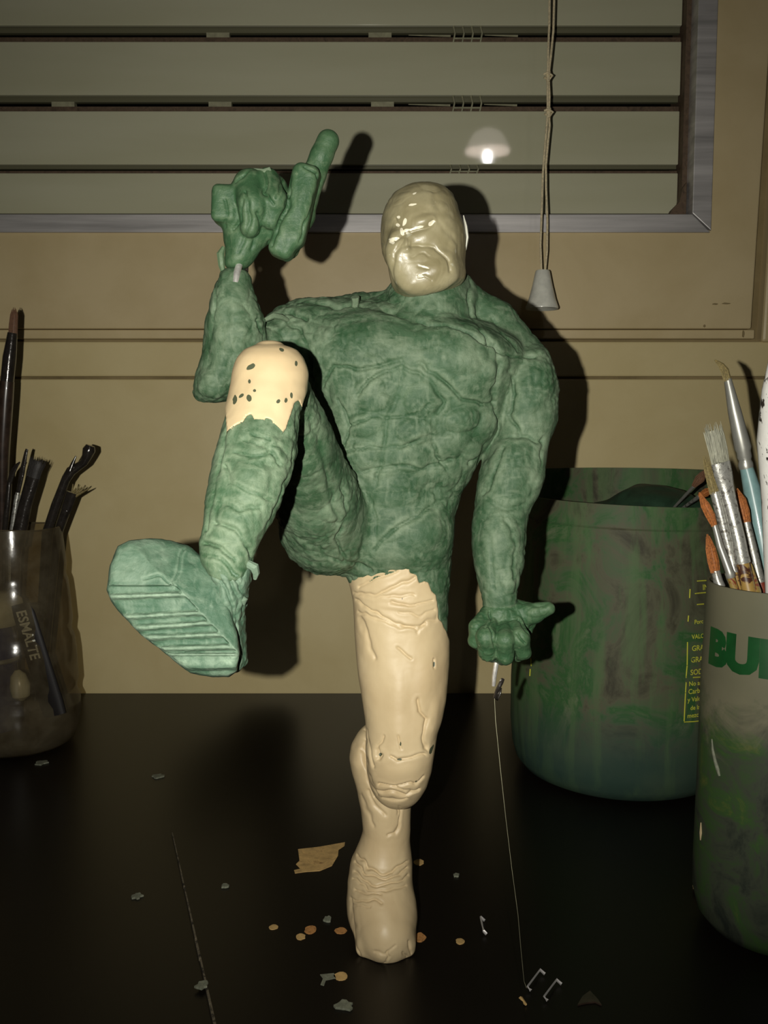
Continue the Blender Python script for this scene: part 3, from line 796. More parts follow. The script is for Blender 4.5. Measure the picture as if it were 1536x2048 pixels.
# clefts: between shin and thigh, under the armpit
B.chain([N_(1004, 850, .450, 5), N_(1000, 885, .455, 7), N_(975, 905, .462, 9), N_(958, 925, .470, 8)], 0.002, 'sub')
V, Q = B.mesh(); del B
V = relax(V, Q, 3, 0.5)
TR = (0.42, 9)
st = [([(941, 562), (937, 600), (943, 634), (962, 660), (984, 688)], 5, .0016), ([(984, 640), (1010, 672), (1040, 700)], 4, .0008),
      ([(560, 612), (600, 606), (660, 612), (714, 613), (784, 622), (839, 648), (894, 652), (940, 668), (987, 692), (1019, 710), (1069, 713)], 5, .0014),
      ([(565, 640), (600, 655), (617, 700), (628, 760)], 5, .0010), ([(531, 636), (585, 628), (612, 640)], 4, .0010),
      ([(644, 775), (668, 730), (720, 737), (760, 730), (806, 722)], 5, .0012, TR), ([(806, 722), (845, 730), (885, 760), (925, 800), (960, 812), (990, 806)], 5, .0012, TR),
      ([(720, 790), (738, 760), (770, 742), (806, 735), (840, 745), (868, 775), (886, 805), (875, 830)], 5, .0014, TR),
      ([(808, 728), (803, 770), (790, 800), (775, 840), (768, 880), (762, 930), (745, 990), (733, 1040), (722, 1110)], 6, .0009, TR),
      ([(990, 822), (998, 855), (985, 880), (962, 905), (940, 925)], 6, .0018), ([(993, 690), (1000, 740), (985, 800), (1000, 850)], 7, .0009, (.44, 9)),
      ([(700, 850), (740, 835), (775, 838), (820, 828), (858, 812)], 4, .0009, TR), ([(690, 905), (735, 892), (770, 896), (820, 890), (862, 870)], 4, .0009, TR),
      ([(680, 960), (730, 938), (765, 936), (800, 930), (850, 940), (900, 920)], 4, .0008, TR), ([(860, 830), (865, 880), (880, 930), (905, 960)], 4, .0009, TR),
      ([(680, 800), (700, 850), (682, 900), (690, 960)], 4, .0009, TR), ([(880, 1000), (840, 1030), (790, 1060), (750, 1100)], 5, .0007, TR),
      ([(680, 950), (690, 1030), (672, 1080), (690, 1120), (740, 1140)], 5, .0012, TR), ([(700, 960), (735, 990), (752, 1040)], 3, .0006, TR), ([(745, 960), (733, 1010), (725, 1060)], 3, .0006, TR),
      ([(560, 1085), (600, 1115), (640, 1125)], 4, .0010, (.40, 9)), ([(640, 1090), (650, 1110), (690, 1125)], 4, .0009, (.40, 9)),
      ([(600, 800), (625, 850), (640, 900), (660, 980), (672, 1040)], 7, .0007, (.36, .47)),
      ([(1000, 880), (1040, 872), (1085, 885)], 5, .0008), ([(975, 1000), (1010, 1018), (1045, 1010)], 7, .0007), ([(1010, 900), (990, 950), (965, 990)], 5, .0006),
      ([(1018, 740), (1030, 790), (1018, 830), (1040, 870)], 6, .0008), ([(1085, 880), (1080, 930), (1060, 990)], 5, .0006), ([(1010, 1030), (1030, 1090), (1020, 1160)], 5, .0005), ([(960, 1040), (985, 1100), (990, 1180)], 5, .0005),
      ([(430, 560), (432, 600), (428, 640)], 3, .0009), ([(515, 640), (528, 680), (528, 720)], 4, .0007), ([(450, 620), (470, 680), (440, 750)], 9, .0006),
      ([(597, 815), (593, 880), (575, 950), (552, 1020), (520, 1080)], 4, .0012, (.32, .37)), ([(455, 850), (440, 920), (425, 990), (410, 1060)], 5, .0008, (.32, .37)),
      ([(470, 905), (500, 915), (540, 905), (560, 930)], 4, .0008, (.32, .37)), ([(450, 935), (460, 965), (500, 985), (540, 1000)], 4, .0008, (.32, .37)), ([(505, 870), (540, 882), (515, 892), (490, 880)], 3, .0006, (.32, .37)),
      ([(430, 1045), (470, 1060), (500, 1095), (506, 1130)], 5, .0012, (.32, .37)), ([(405, 1085), (440, 1095), (470, 1120)], 5, .0012, (.32, .37)), ([(400, 1110), (440, 1115), (475, 1150)], 4, .0010, (.32, .37)), ([(440, 1000), (480, 1020), (520, 1010)], 5, .0007, (.32, .37))]
pd = [(740, 775, 32, 24, -10, .0011, TR), (690, 790, 38, 28, 60, .0010, TR), (672, 840, 26, 34, 10, .0009, TR), (842, 800, 36, 40, 20, .0013, TR), (745, 800, 34, 26, 0, .0011, TR), (728, 850, 38, 26, -8, .0011, TR),
      (830, 862, 40, 28, -5, .0011, TR), (722, 912, 36, 26, 0, .0009, TR), (820, 918, 42, 26, 0, .0009, TR), (790, 985, 60, 30, -6, .0008, TR), (924, 840, 38, 26, -18, .0015, TR), (905, 890, 42, 26, -22, .0012, TR),
      (890, 945, 36, 28, -20, .0010, TR), (942, 900, 24, 20, -30, .0012, TR), (975, 850, 20, 32, 20, .0010, TR), (760, 680, 80, 40, 5, .0009, TR), (900, 700, 80, 45, 18, .0009, TR), (978, 742, 16, 22, 0, .0008, TR),
      (1060, 770, 50, 60, 20, .0010), (1022, 925, 46, 60, 10, .0010), (1075, 930, 22, 50, 0, .0006), (1000, 1080, 40, 60, 5, .0008), (1020, 1150, 12, 60, 5, .0005),
      (850, 1060, 34, 46, 0, .0007, TR), (460, 700, 40, 70, 10, .0009), (425, 770, 28, 30, 0, .0006), (615, 960, 40, 90, -12, .0010, (.38, .47)), (500, 960, 40, 50, 10, .0008, (.32, .37)), (530, 890, 36, 40, 0, .0006, (.32, .37)),
      (470, 1040, 40, 40, 0, .0006, (.32, .37)), (660, 1040, 60, 60, 0, .0007, (.38, .48))]
V = carve(V, Q, st, pd, rough=0.00028, rscale=130, crease=0.00026, cscale=70)
body = mk('body', V, Q, MAT['green'], fig); put_attr(body, 'dust', DUST)

# small rolls and tags of clay left standing on the shoulders and boot
m = MB(); m.tube([W(710, 612, .462), W(711, 602, .460), W(710, 594, .459)], [.0018, .0019, .0022], 8); m.build('clay_roll', MAT['green'], fig, smooth=True)
m = MB(); m.tube([W(530, 640, .448), W(545, 632, .450), W(562, 634, .454), W(575, 640, .458)], [.0010, .0016, .0015, .001], 8); m.build('clay_roll', MAT['green'], fig, smooth=True)
m = MB(); m.tube([W(982, 680, .462), W(990, 686, .460), W(998, 692, .460)], [.0008, .0013, .0008], 8); m.build('clay_roll', MAT['green'], fig, smooth=True)

# ---- cream patch on the raised knee, jagged lower edge
K = Field((-0.082, 0.345, 0.274), (-0.030, 0.402, 0.340), 0.0005)
K.loft(shin[:9], k=0.001, grow=0.0014, power=2.2)
K.ell(W(541, 748, .369), (.0135, .012, .0115), 0.004)
K.chain([N_(556, 775, .384, 59)] * 2, k=0.003)
u, v, _ = uv_of(K)
jag = np.array([(430, 780), (448, 800), (453, 850), (455, 906), (461, 904), (463, 858), (472, 850), (485, 845), (494, 832), (503, 828), (510, 845), (523, 864), (527, 850), (531, 836), (543, 840), (547, 856), (560, 872), (573, 857), (582, 830), (589, 806), (597, 800), (604, 815), (612, 790), (625, 760)], float)
bnd = np.interp(u, jag[:, 0], jag[:, 1])
depth_ax = K.ax[1][None, :, None]
K.clip(((v - bnd) * 0.00016) + np.maximum(depth_ax - 0.386, 0))
V, Q = K.mesh(); V = relax(V, Q, 1, 0.4)
V = carve(V, Q, [],
          [(510, 790, 26, 60, 10, .0005), (560, 800, 20, 40, 0, .0004)], rough=0.00018, rscale=150, soft=True)
kp = mk('knee_patch', V, Q, MAT['cream'], fig); put_attr(kp, 'chip_pit', ellipses(V, [(502, 733, 9, 4.5, -20), (563, 700, 5, 3, 30), (592, 727, 3, 5, 0), (499, 763, 3, 4, 0), (498, 797, 5, 7, 0), (509, 781, 3, 3, 0), (470, 800, 4, 10, 10), (557, 802, 3, 4, 30), (482, 792, 6, 3, -40), (572, 800, 3, 5, 0), (583, 790, 3, 6, 0)]))
kp['label'] = 'cream clay patch over the raised knee'

# ---- cream standing leg with boot, wrinkled cloth at hip, knee and ankle
L = Field((-0.026, 0.438, BT - 0.0008), (0.042, 0.524, 0.262), 0.00058)
thigh = [(1085, 712, 905, .477, .021), (1120, 700, 903, .476, .0215), (1160, 701, 900, .476, .0215), (1200, 710, 897, .475, .021), (1250, 712, 895, .474, .0205), (1300, 715, 895, .473, .0205), (1350, 720, 893, .471, .020),
         (1400, 728, 888, .469, .019), (1440, 734, 880, .467, .018), (1465, 736, 870, .466, .0175), (1500, 734, 866, .465, .0175), (1540, 737, 859, .466, .017), (1570, 743, 850, .467, .015), (1592, 755, 836, .469, .012), (1604, 768, 825, .471, .009)]
L.loft(thigh, k=0.002, power=2.2, grow=0.0010)
calf = [(1445, 735, 800, .497, .008), (1465, 716, 815, .495, .012), (1490, 702, 822, .493, .015), (1515, 698, 826, .492, .0165), (1545, 704, 826, .491, .017), (1580, 714, 824, .490, .0165), (1620, 722, 822, .489, .0155), (1660, 726, 821, .488, .0145),
        (1700, 722, 818, .487, .014), (1730, 714, 816, .486, .0145), (1765, 704, 816, .486, .015), (1800, 700, 815, .485, .0155)]
L.loft(calf, k=0.0015, power=2.1)
L.loft([(1728, 708, 816, .484, .014), (1760, 698, 815, .483, .0165), (1800, 695, 815, .481, .018), (1830, 698, 816, .479, .019)], k=0.002, power=2.3)
def fp(px, py, z):  # a point of the foot at height z above the board
    return G(px, py, z)
yh = .500
L.chain([((-.0025, .497, .016), .0165), ((-.0015, .484, .014), .0165), ((.0005, .468, .0125), .0155), ((.0015, .4595, .0095), .0128)], k=0.006)
L.box((.0008, .476, BT + .004), (.0158, .0225, .005), .004, 0.003)
L.chain([((-.0015, .488, .036), .0155), ((-.0005, .472, .020), .0145), ((.001, .4605, .012), .012)], k=0.008)
u, v, _ = uv_of(L)
jag = np.array([(690, 1160), (701, 1161), (722, 1150), (742, 1147), (750, 1132), (757, 1117), (790, 1111), (815, 1104), (821, 1106), (823, 1120), (812, 1142), (826, 1147), (834, 1150), (838, 1166), (848, 1162), (857, 1165), (863, 1182), (872, 1190), (876, 1215), (878, 1238), (885, 1245), (889, 1257), (893, 1262), (900, 1285)], float)
bnd = np.interp(u, jag[:, 0], jag[:, 1])
zz = L.ax[2][None, None, :]
L.clip((bnd - v) * 0.00022 + 0 * zz)
L.clip((BT - zz) + 0 * u)
V, Q = L.mesh(); V = relax(V, Q, 2, 0.45)
TH = (0, .483)
st = [([(715, 1175), (745, 1160), (790, 1140)], 4, .0008), ([(712, 1187), (760, 1187), (800, 1172), (836, 1150)], 4, .0010), ([(716, 1190), (770, 1196), (830, 1188)], 3, .0006), ([(712, 1202), (750, 1224), (790, 1245), (830, 1257)], 4, .0012),
      ([(716, 1225), (760, 1238), (800, 1254), (850, 1250)], 4, .0009), ([(780, 1205), (830, 1210), (868, 1200)], 3, .0008), ([(800, 1225), (840, 1230), (872, 1222)], 3, .0006), ([(720, 1235), (735, 1280), (750, 1320)], 6, .0008),
      ([(795, 1297), (822, 1318)], 3, .0009), ([(830, 1265), (850, 1245), (875, 1235)], 4, .0006), ([(868, 1320), (868, 1336)], 2.5, .0009),
      ([(836, 1400), (842, 1425), (855, 1437), (850, 1470), (852, 1498)], 4, .0013), ([(756, 1500), (756, 1520), (762, 1508)], 5, .0015), ([(800, 1472), (802, 1495)], 2.5, .0008), ([(782, 1516), (797, 1522), (820, 1516), (850, 1508)], 3.5, .0012),
      ([(765, 1475), (757, 1490), (755, 1510)], 3.5, .0008), ([(730, 1480), (726, 1510), (738, 1560), (750, 1590)], 5, .0014), ([(722, 1500), (732, 1530)], 4, .0009), ([(733, 1460), (741, 1500), (748, 1530)], 4, .0010),
      ([(758, 1568), (790, 1573), (830, 1568), (850, 1552)], 3.2, .0013, TH), ([(752, 1580), (780, 1586), (815, 1590), (838, 1578)], 3.2, .0013, TH), ([(762, 1594), (790, 1599), (815, 1597)], 3, .0011, TH), ([(780, 1571), (810, 1584), (835, 1583)], 2.6, .0007, TH),
      ([(810, 1605), (800, 1625), (796, 1650), (790, 1666), (778, 1671)], 3.5, .0011, (.46, 9)), ([(797, 1612), (793, 1630)], 2.5, .0008), ([(720, 1590), (735, 1620), (745, 1650)], 6, .0006), ([(735, 1580), (750, 1610), (768, 1630)], 5, .0008),
      ([(717, 1710), (730, 1730), (755, 1748), (785, 1747), (813, 1725)], 3.4, .0013), ([(712, 1725), (735, 1750), (770, 1760), (800, 1750), (815, 1738)], 3.2, .0011), ([(708, 1740), (730, 1764), (765, 1772), (800, 1765), (815, 1752)], 3.2, .0010),
      ([(706, 1757), (735, 1778), (770, 1784), (812, 1772)], 3.0, .0008), ([(710, 1781), (740, 1786), (760, 1790)], 3.2, .0008), ([(708, 1800), (735, 1800), (760, 1806)], 3.4, .0009), ([(706, 1808), (740, 1813)], 2.6, .0005),
      ([(702, 1800), (704, 1840), (712, 1890), (722, 1925)], 4, .0012), ([(775, 1902), (780, 1912), (774, 1925), (765, 1928), (752, 1926)], 2.5, .0008), ([(752, 1900), (772, 1905), (790, 1890)], 2.5, .0005), ([(808, 1905), (812, 1925)], 3, .0009), ([(818, 1880), (820, 1905)], 3, .0008)]
pd = [(795, 1430, 30, 130, 0, .0009), (770, 1300, 40, 70, 0, .0007), (855, 1350, 30, 90, 5, .0007), (795, 1215, 60, 8, 5, .0005), (800, 1545, 50, 22, -4, .0008), (712, 1520, 16, 40, 10, .0007), (868, 1440, 16, 60, 8, .0008),
      (770, 1640, 26, 50, 0, .0006), (765, 1850, 36, 50, 0, .0006), (760, 1915, 16, 14, 0, .0007)]
V = carve(V, Q, st, pd, rough=0.00016, rscale=110, crease=0.00004, cscale=60, soft=True, sharp=.5)
sl = mk('standing_leg', V, Q, MAT['cream'], fig); put_attr(sl, 'chip_pit', ellipses(V, [(761, 1509, 4, 4, 0), (799, 1519, 6, 2.5, 0), (868, 1328, 2, 6, 0), (801, 1488, 2, 5, 10), (862, 1500, 3, 9, 20), (832, 1563, 2, 2, 0)]) * .9)  # carved pits of the leg coloured dark
sl['label'] = 'cream clay standing leg with wrinkled boot'

# green upper thigh that the cream clay overlaps
U = Field((-0.024, 0.448, 0.140), (0.042, 0.506, 0.245), 0.0008)
U.loft([(a, b + 3, c - 1.5, d, e - .0008) for a, b, c, d, e in thigh[:8]] , k=0.002, power=2.2)
u, v, _ = uv_of(U)
U.clip((v - (np.interp(u, jag[:, 0], jag[:, 1]) + 16)) * 0.00022)
V, Q = U.mesh(); V = relax(V, Q, 2, 0.5); V = carve(V, Q, [], [], rough=0.0002)
mk('upper_thigh', V, Q, MAT['green'], fig)

# ---- lower hand, half closed, thumb out to the side
H = Field((0.030, 0.400, 0.145), (0.098, 0.470, 0.212), 0.00045)
H.chain([N_(998, 1200, .449, 30), N_(1000, 1228, .446, 34)], k=0.003)
H.ell(W(1008, 1243, .447), (.0125, .0085, .0095), 0.003)
H.chain([N_(1035, 1228, .447, 26), N_(1068, 1226, .443, 18), N_(1098, 1216, .440, 12)], k=0.003)                       # thumb
H.chain([N_(1058, 1240, .450, 16), N_(1052, 1262, .450, 12)], k=0.003)
H.chain([N_(1028, 1245, .442, 17), N_(1040, 1275, .430, 19), N_(1046, 1303, .434, 15), N_(1034, 1312, .442, 11)], k=0.0012)   # index finger
H.chain([N_(1008, 1250, .441, 16), N_(1010, 1280, .428, 19), N_(1010, 1310, .432, 17), N_(1003, 1318, .442, 12)], k=0.0012)
H.chain([N_(984, 1245, .442, 17), N_(972, 1275, .429, 20), N_(976, 1304, .433, 17), N_(986, 1313, .442, 12)], k=0.0012)
H.chain([N_(976, 1226, .444, 15), N_(955, 1254, .436, 16), N_(950, 1282, .438, 13), N_(962, 1294, .446, 10)], k=0.0012)      # little finger
V, Q = H.mesh(); V = relax(V, Q, 1, 0.4)
V = carve(V, Q, [([(981, 1228), (983, 1240), (974, 1252), (966, 1256)], 3, .0012), ([(975, 1253), (985, 1265), (986, 1290)], 3, .0010), ([(1036, 1238), (1050, 1258), (1062, 1274)], 3, .0013), ([(1026, 1288), (1030, 1312)], 3, .001),
                 ([(1036, 1266), (1044, 1280), (1048, 1290)], 4, .0012), ([(970, 1207), (1000, 1209), (1030, 1204)], 2.5, .0007), ([(1015, 1245), (1035, 1240), (1050, 1250)], 3, .0006)],
          [(1075, 1224, 22, 10, -8, .0004)], rough=0.00014, rscale=300, crease=0.0001)
hand = mk('hand', V, Q, MAT['green_hand'], fig); put_attr(hand, 'dust', DUST * .5); hand['label'] = 'lowered half-closed hand with thumb out'

# ---- raised hand: fist, squared folded finger, one finger pointing up
H = Field((-0.092, 0.410, 0.340), (-0.014, 0.478, 0.480), 0.00055)
H.loft([(539, 448, 496, .446, .0065), (522, 449, 508, .446, .0075), (498, 451, 524, .446, .0085), (480, 452, 540, .446, .009), (462, 456, 556, .446, .0095), (440, 462, 572, .446, .010)], k=0.003)
H.chain([N_(505, 440, .446, 50), N_(502, 385, .444, 42)], k=0.004, flat=0.85)
H.chain([N_(540, 440, .446, 40), N_(545, 380, .445, 32)], k=0.003, flat=0.85)
H.chain([N_(500, 372, .439, 34), N_(506, 410, .433, 30), N_(500, 455, .434, 20)], k=0.002)
H.chain([N_(535, 360, .440, 24), N_(550, 400, .434, 24), N_(540, 440, .436, 18)], k=0.0015)
H.box(W(452, 410, .440), (.0064, .0062, .0088), .0032, 0.0018, ang=math.radians(3))
H.box(W(469, 420, .442), (.0045, .005, .0085), .003, 0.0018)
H.chain([N_(470, 440, .444, 26), N_(480, 470, .446, 30)], k=0.004)
H.box(W(598, 412, .442), (.0066, .0068, .0195), .0042, 0.0012, ang=math.radians(14))
H.box(W(570, 485, .442), (.0062, .0065, .0080), .0040, 0.003, ang=math.radians(24))
H.chain([N_(612, 372, .454, 26), N_(600, 430, .454, 28), N_(577, 496, .452, 22)], k=0.003)
H.chain([N_(656, 282, .450, 22.5), N_(644, 310, .450, 22.5), N_(627, 350, .451, 24), N_(610, 395, .452, 28)], k=0.0015)
V, Q = H.mesh(); V = relax(V, Q, 2, 0.45)
V = carve(V, Q, [([(576, 345), (580, 380), (574, 420), (556, 455), (540, 490)], 5, .0020), ([(614, 333), (636, 348), (640, 362), (622, 420), (600, 480)], 4, .0010), ([(528, 335), (534, 365), (530, 385), (545, 410)], 4, .0014), ([(548, 395), (560, 375), (566, 360)], 3, .0008),
                 ([(488, 385), (500, 430), (492, 470), (480, 505)], 5, .0010), ([(485, 400), (484, 440), (468, 460)], 4, .0012), ([(450, 400), (455, 425), (450, 455)], 4, .0006), ([(515, 430), (520, 460), (500, 500)], 6, .0008), ([(470, 365), (500, 340), (530, 338)], 3, .0007)],
          [(600, 400, 14, 60, 14, .0006), (500, 375, 24, 30, 0, .0005)], rough=0.00016, rscale=150, crease=0.0001, soft=True)
hand2 = mk('hand', V, Q, MAT['green_hand'], fig); put_attr(hand2, 'dust', DUST); hand2['label'] = 'raised fist with one finger pointing up'
m = MB(); m.tube([W(508, 338, .438), W(528, 342, .436), W(538, 338, .436), W(544, 348, .437)], [.0004, .0011, .0012, .0006], 7); m.build('clay_roll', MAT['green'], fig, smooth=True)
m = MB(); m.tube([W(447, 494, .443), W(441, 508, .442), W(443, 530, .442), W(447, 548, .444)], [.0009, .0019, .0016, .001], 7); m.build('clay_roll', MAT['green_hand'], fig, smooth=True)
m = MB(); m.tube([W(481, 520, .444), W(474, 545, .4385), W(471, 566, .4375)], .0017, 10); m.build('wire', MAT['wire'], fig, smooth=True)
m = MB(); m.tube([W(493, 520, .451), W(491, 560, .451)], .0012, 8); m.build('wire', MAT['darksteel'], fig, smooth=True)

# wire armature end and thread under the lower hand
m = MB(); m.tube([W(994, 1308, .444), W(993, 1325, .443), W(989, 1350, .443), W(987, 1372, .443)], [.0008, .0013, .0012, .0009], 8); m.build('wire', MAT['wire'], fig, smooth=True)
m = MB(); m.tube([W(1006, 1358, .441), W(1003, 1364, .440), W(995, 1380, .440), W(990, 1394, .441), W(994, 1398, .443), W(1000, 1388, .444), W(1002, 1376, .444)], [.0009, .0011, .0011, .0010, .0009, .0007, .0005], 8); m.build('wire_hook', MAT['darksteel'], fig, smooth=True)
tp = [W(989, 1396, .442), W(991, 1440, .441), W(1001, 1540, .439), W(1012, 1640, .437), W(1024, 1740, .436), W(1031, 1792, .435), W(1036, 1830, .4345), W(1042, 1900, .434)]
tp.append(G(1048, 1962, BT + .0003)); tp.append(G(1053, 1976, 0.0006))
m = MB(); m.tube(tp, [.00012, .00015, .00013, .00009, .00009, .00008, .00007, .00006, .00006, .0001], 6); m.build('thread', MAT['tab'], fig, smooth=True)['label'] = 'thin thread hanging from the wire hook'

# ---- head of pale wax
HD = Field((-0.008, 0.428, 0.340), (0.052, 0.508, 0.420), 0.0005)
hr = [(371, 832, 868, .470, .009), (380, 806, 890, .470, .016), (392, 786, 905, .470, .020), (410, 772, 914, .469, .0235), (435, 763, 920, .468, .0255), (460, 761, 928, .467, .026), (485, 762, 931, .467, .026), (502, 763, 931, .467, .0255), (517, 768, 929, .466, .024),
      (532, 776, 930, .465, .0225), (548, 779, 931, .464, .021), (560, 781, 929, .463, .020), (572, 784, 918, .462, .0185), (582, 790, 896, .461, .017), (590, 798, 868, .460, .014), (595, 812, 845, .459, .010)]
HD.loft(hr, k=0.002, power=2.25)
HD.ell(W(800, 505, .446), (.0075, .006, .0095), 0.006); HD.ell(W(850, 545, .447), (.015, .007, .010), 0.006)
V, Q = HD.mesh(); V = relax(V, Q, 2, 0.5)
V = carve(V, Q, [([(765, 486), (790, 478), (806, 468), (822, 462), (850, 455), (870, 442)], 5, 0.00072), ([(792, 440), (805, 458), (808, 472)], 4, 0.00054), ([(805, 475), (803, 490), (790, 505), (786, 540), (790, 580)], 6, 0.00066), ([(817, 488), (835, 486), (870, 495), (895, 520), (898, 540)], 5, 0.00072),
                 ([(822, 510), (850, 508), (862, 514)], 4, 0.00036), ([(838, 530), (860, 538)], 3, 0.00030), ([(870, 380), (875, 430), (890, 460), (910, 480)], 10, 0.00036), ([(815, 468), (818, 485)], 3, 0.00054), ([(835, 552), (850, 550), (865, 558)], 3, 0.00030)],
          [(783, 466, 18, 16, 0, .0009), (848, 440, 34, 14, -14, .0010), (815, 490, 9, 18, 0, .0014), (812, 500, 16, 8, 0, .0007), (850, 475, 30, 18, -10, .0007), (820, 400, 34, 20, 0, .0005), (870, 540, 40, 26, -20, .0008), (810, 570, 26, 18, 0, .0006), (905, 500, 12, 30, 5, .0006)],
          rough=0.00028, rscale=170, crease=0.0001, soft=True, sharp=.5)
head = mk('head', V, Q, MAT['wax'], fig)
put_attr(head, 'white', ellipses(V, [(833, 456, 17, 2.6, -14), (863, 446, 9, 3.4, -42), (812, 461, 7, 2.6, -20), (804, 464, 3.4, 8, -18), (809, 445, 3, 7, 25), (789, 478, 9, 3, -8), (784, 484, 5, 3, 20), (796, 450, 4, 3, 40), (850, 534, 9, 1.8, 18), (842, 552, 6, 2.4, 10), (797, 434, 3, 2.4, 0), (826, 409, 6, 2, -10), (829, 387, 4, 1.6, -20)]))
head['label'] = 'pale wax head with rough features'
m = MB(); m.tube([W(927, 432, .466), W(932, 455, .464), W(934, 475, .464), W(931, 498, .465), W(926, 512, .466)], [.0006, .0016, .0018, .0012, .0005], 10, flat=(0.55, 1.3)); m.build('ear', MAT['whiteprint'], head, smooth=True)
for pts, r in [([(806, 462), (822, 455), (846, 450), (862, 444), (869, 438)], .0006), ([(800, 455), (804, 464), (808, 474)], .0008), ([(782, 478), (790, 474), (800, 472)], .0008), ([(816, 440), (819, 452)], .0005)]:
    pass

# ---- raised boot: sole faces the viewer
BO = Field((-0.1075, 0.308, 0.178), (-0.046, 0.362, 0.250), 0.00045)
uu, vv, zc = uv_of(BO)
Yb = BO.ax[1][None, :, None]
poly = np.array([(236, 1092), (258, 1082), (300, 1077), (340, 1080), (378, 1092), (408, 1116), (432, 1150), (450, 1190), (462, 1225), (474, 1262), (480, 1305), (474, 1342), (458, 1354), (425, 1354), (380, 1346), (345, 1318), (322, 1300), (280, 1268), (248, 1234), (222, 1203), (213, 1180), (220, 1130)], float)
ins = np.zeros(np.broadcast(uu, vv).shape, bool); dist = np.full(ins.shape, 1e9, np.float32)
U2 = np.broadcast_to(uu, ins.shape).astype(np.float32); V2 = np.broadcast_to(vv, ins.shape).astype(np.float32)
for (ax, ay), (bx, by) in zip(poly, np.roll(poly, -1, 0)):
    t = np.clip(((U2 - ax) * (bx - ax) + (V2 - ay) * (by - ay)) / ((bx - ax) ** 2 + (by - ay) ** 2), 0, 1)
    dist = np.minimum(dist, (U2 - ax - t * (bx - ax)) ** 2 + (V2 - ay - t * (by - ay)) ** 2)
    c = (ay > V2) != (by > V2); ins ^= c & (U2 < (bx - ax) * (V2 - ay) / (by - ay + 1e-9) + ax)
sd = np.sqrt(dist) * np.where(ins, -1, 1) * (0.33 / F_PX)
del dist
# front surface of the sole
yf = 0.3205 + 0.008 * np.clip((1182 - V2) / 100, 0, 1.2) ** 1.4
nl = np.array([0.73, -0.68]); dl = (U2 - 352) * nl[0] + (V2 - 1182) * nl[1]
yf = yf + np.clip(dl, 0, 200) * 0.00011
inner = (dl < 6) & (V2 > 1172)
lines = [(1190, 1183), (1232, 1221), (1256, 1242), (1275, 1266), (1297, 1291)]
fr = np.clip((U2 - 217) / 200, 0, 1.2); saw = np.zeros_like(V2)
for l0, l1 in lines:
    yy = l0 + (l1 - l0) * fr + 4
    saw = np.maximum(saw, np.clip(1.5 - np.abs(V2 - yy) / 5.0, 0, 1))
saw = np.maximum(saw, (V2 > 1306) * 1.0)
yf = yf + np.where(inner, 0.0022 * (1 - saw), 0)
yf = yf + np.where((V2 > 1312) & (V2 < 1400), 0.0008 + 0.003 * np.clip((V2 - 1336) / 6, 0, 1), 0)
slabd = np.maximum(yf - Yb, Yb - (yf + 0.0125))
e = 0.0028
h = np.maximum(e - np.abs(slabd - sd), 0) / e
sole = np.maximum(slabd, sd) + h * h * e * .25
BO.F = np.minimum(BO.F, sole.astype(np.float32)); del sole, slabd, sd, yf, saw, ins, U2, V2
V, Q = BO.mesh(); V = relax(V, Q, 1, 0.3)
V = carve(V, Q, [([(365, 1100), (358, 1130), (345, 1168)], 2.5, .0005), ([(290, 1155), (320, 1152), (345, 1170)], 3, .0006)], [], rough=0.00022, rscale=260, crease=0.0001, sharp=.8)
boot = empty('boot', tuple(W(430, 1350, .336)))
boot.parent = fig; boot.location = Vector(boot.location) - Vector(fig.location)
boot['label'] = 'raised green boot with ridged sole'
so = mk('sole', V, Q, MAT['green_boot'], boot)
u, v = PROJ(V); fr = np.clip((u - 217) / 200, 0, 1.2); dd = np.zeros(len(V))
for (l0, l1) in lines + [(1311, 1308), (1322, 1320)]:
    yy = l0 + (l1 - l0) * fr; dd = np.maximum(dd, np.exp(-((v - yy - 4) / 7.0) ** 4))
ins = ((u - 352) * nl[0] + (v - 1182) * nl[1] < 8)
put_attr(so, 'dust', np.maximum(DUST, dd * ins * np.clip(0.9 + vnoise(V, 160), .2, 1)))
BO = Field((-0.1075, 0.310, 0.178), (-0.040, 0.366, 0.250), 0.0005)
BO.loft([(1095, 404, 505, .338, .0095), (1130, 412, 503, .337, .010), (1165, 425, 500, .3365, .0098), (1200, 420, 492, .337, .010), (1240, 405, 488, .338, .0105), (1290, 395, 491, .339, .011), (1325, 392, 491, .340, .010), (1345, 400, 480, .340, .007)], k=0.002)
BO.chain([N_(292, 1140, .340, 48), N_(340, 1175, .341, 55), N_(400, 1240, .341, 56), N_(430, 1285, .341, 50)], k=0.004)
BO.chain([N_(350, 1150, .345, 40), N_(440, 1160, .345, 44)], k=0.006)
V, Q = BO.mesh(); V = relax(V, Q, 2, 0.5)
V = carve(V, Q, [([(410, 1110), (450, 1130), (480, 1170), (488, 1220)], 4, .0012), ([(430, 1150), (455, 1180), (468, 1230)], 4, .0012), ([(425, 1125), (460, 1155), (475, 1200), (470, 1260)], 4, .0010), ([(470, 1250), (478, 1300), (474, 1340)], 3, .0012), ([(490, 1140), (480, 1180)], 3, .0008)],
          [(440, 1150, 20, 20, 0, .0006)], rough=0.0004, rscale=260, crease=0.0004)
put_attr(mk('upper', V, Q, MAT['green_boot'], boot), 'dust', DUST)
m = MB(); m.tube([W(488, 1124, .334), W(500, 1130, .332), W(508, 1134, .332), W(512, 1146, .333), W(510, 1158, .334)], [.0014, .0016, .0019, .0014, .0007], 8); m.build('clay_roll', MAT['green_boot'], boot, smooth=True)
m = MB(); m.tube([W(484, 1194, .333), W(489, 1200, .332), W(488, 1208, .333)], [.0008, .0014, .0006], 8); m.build('clay_roll', MAT['green_boot'], boot, smooth=True)

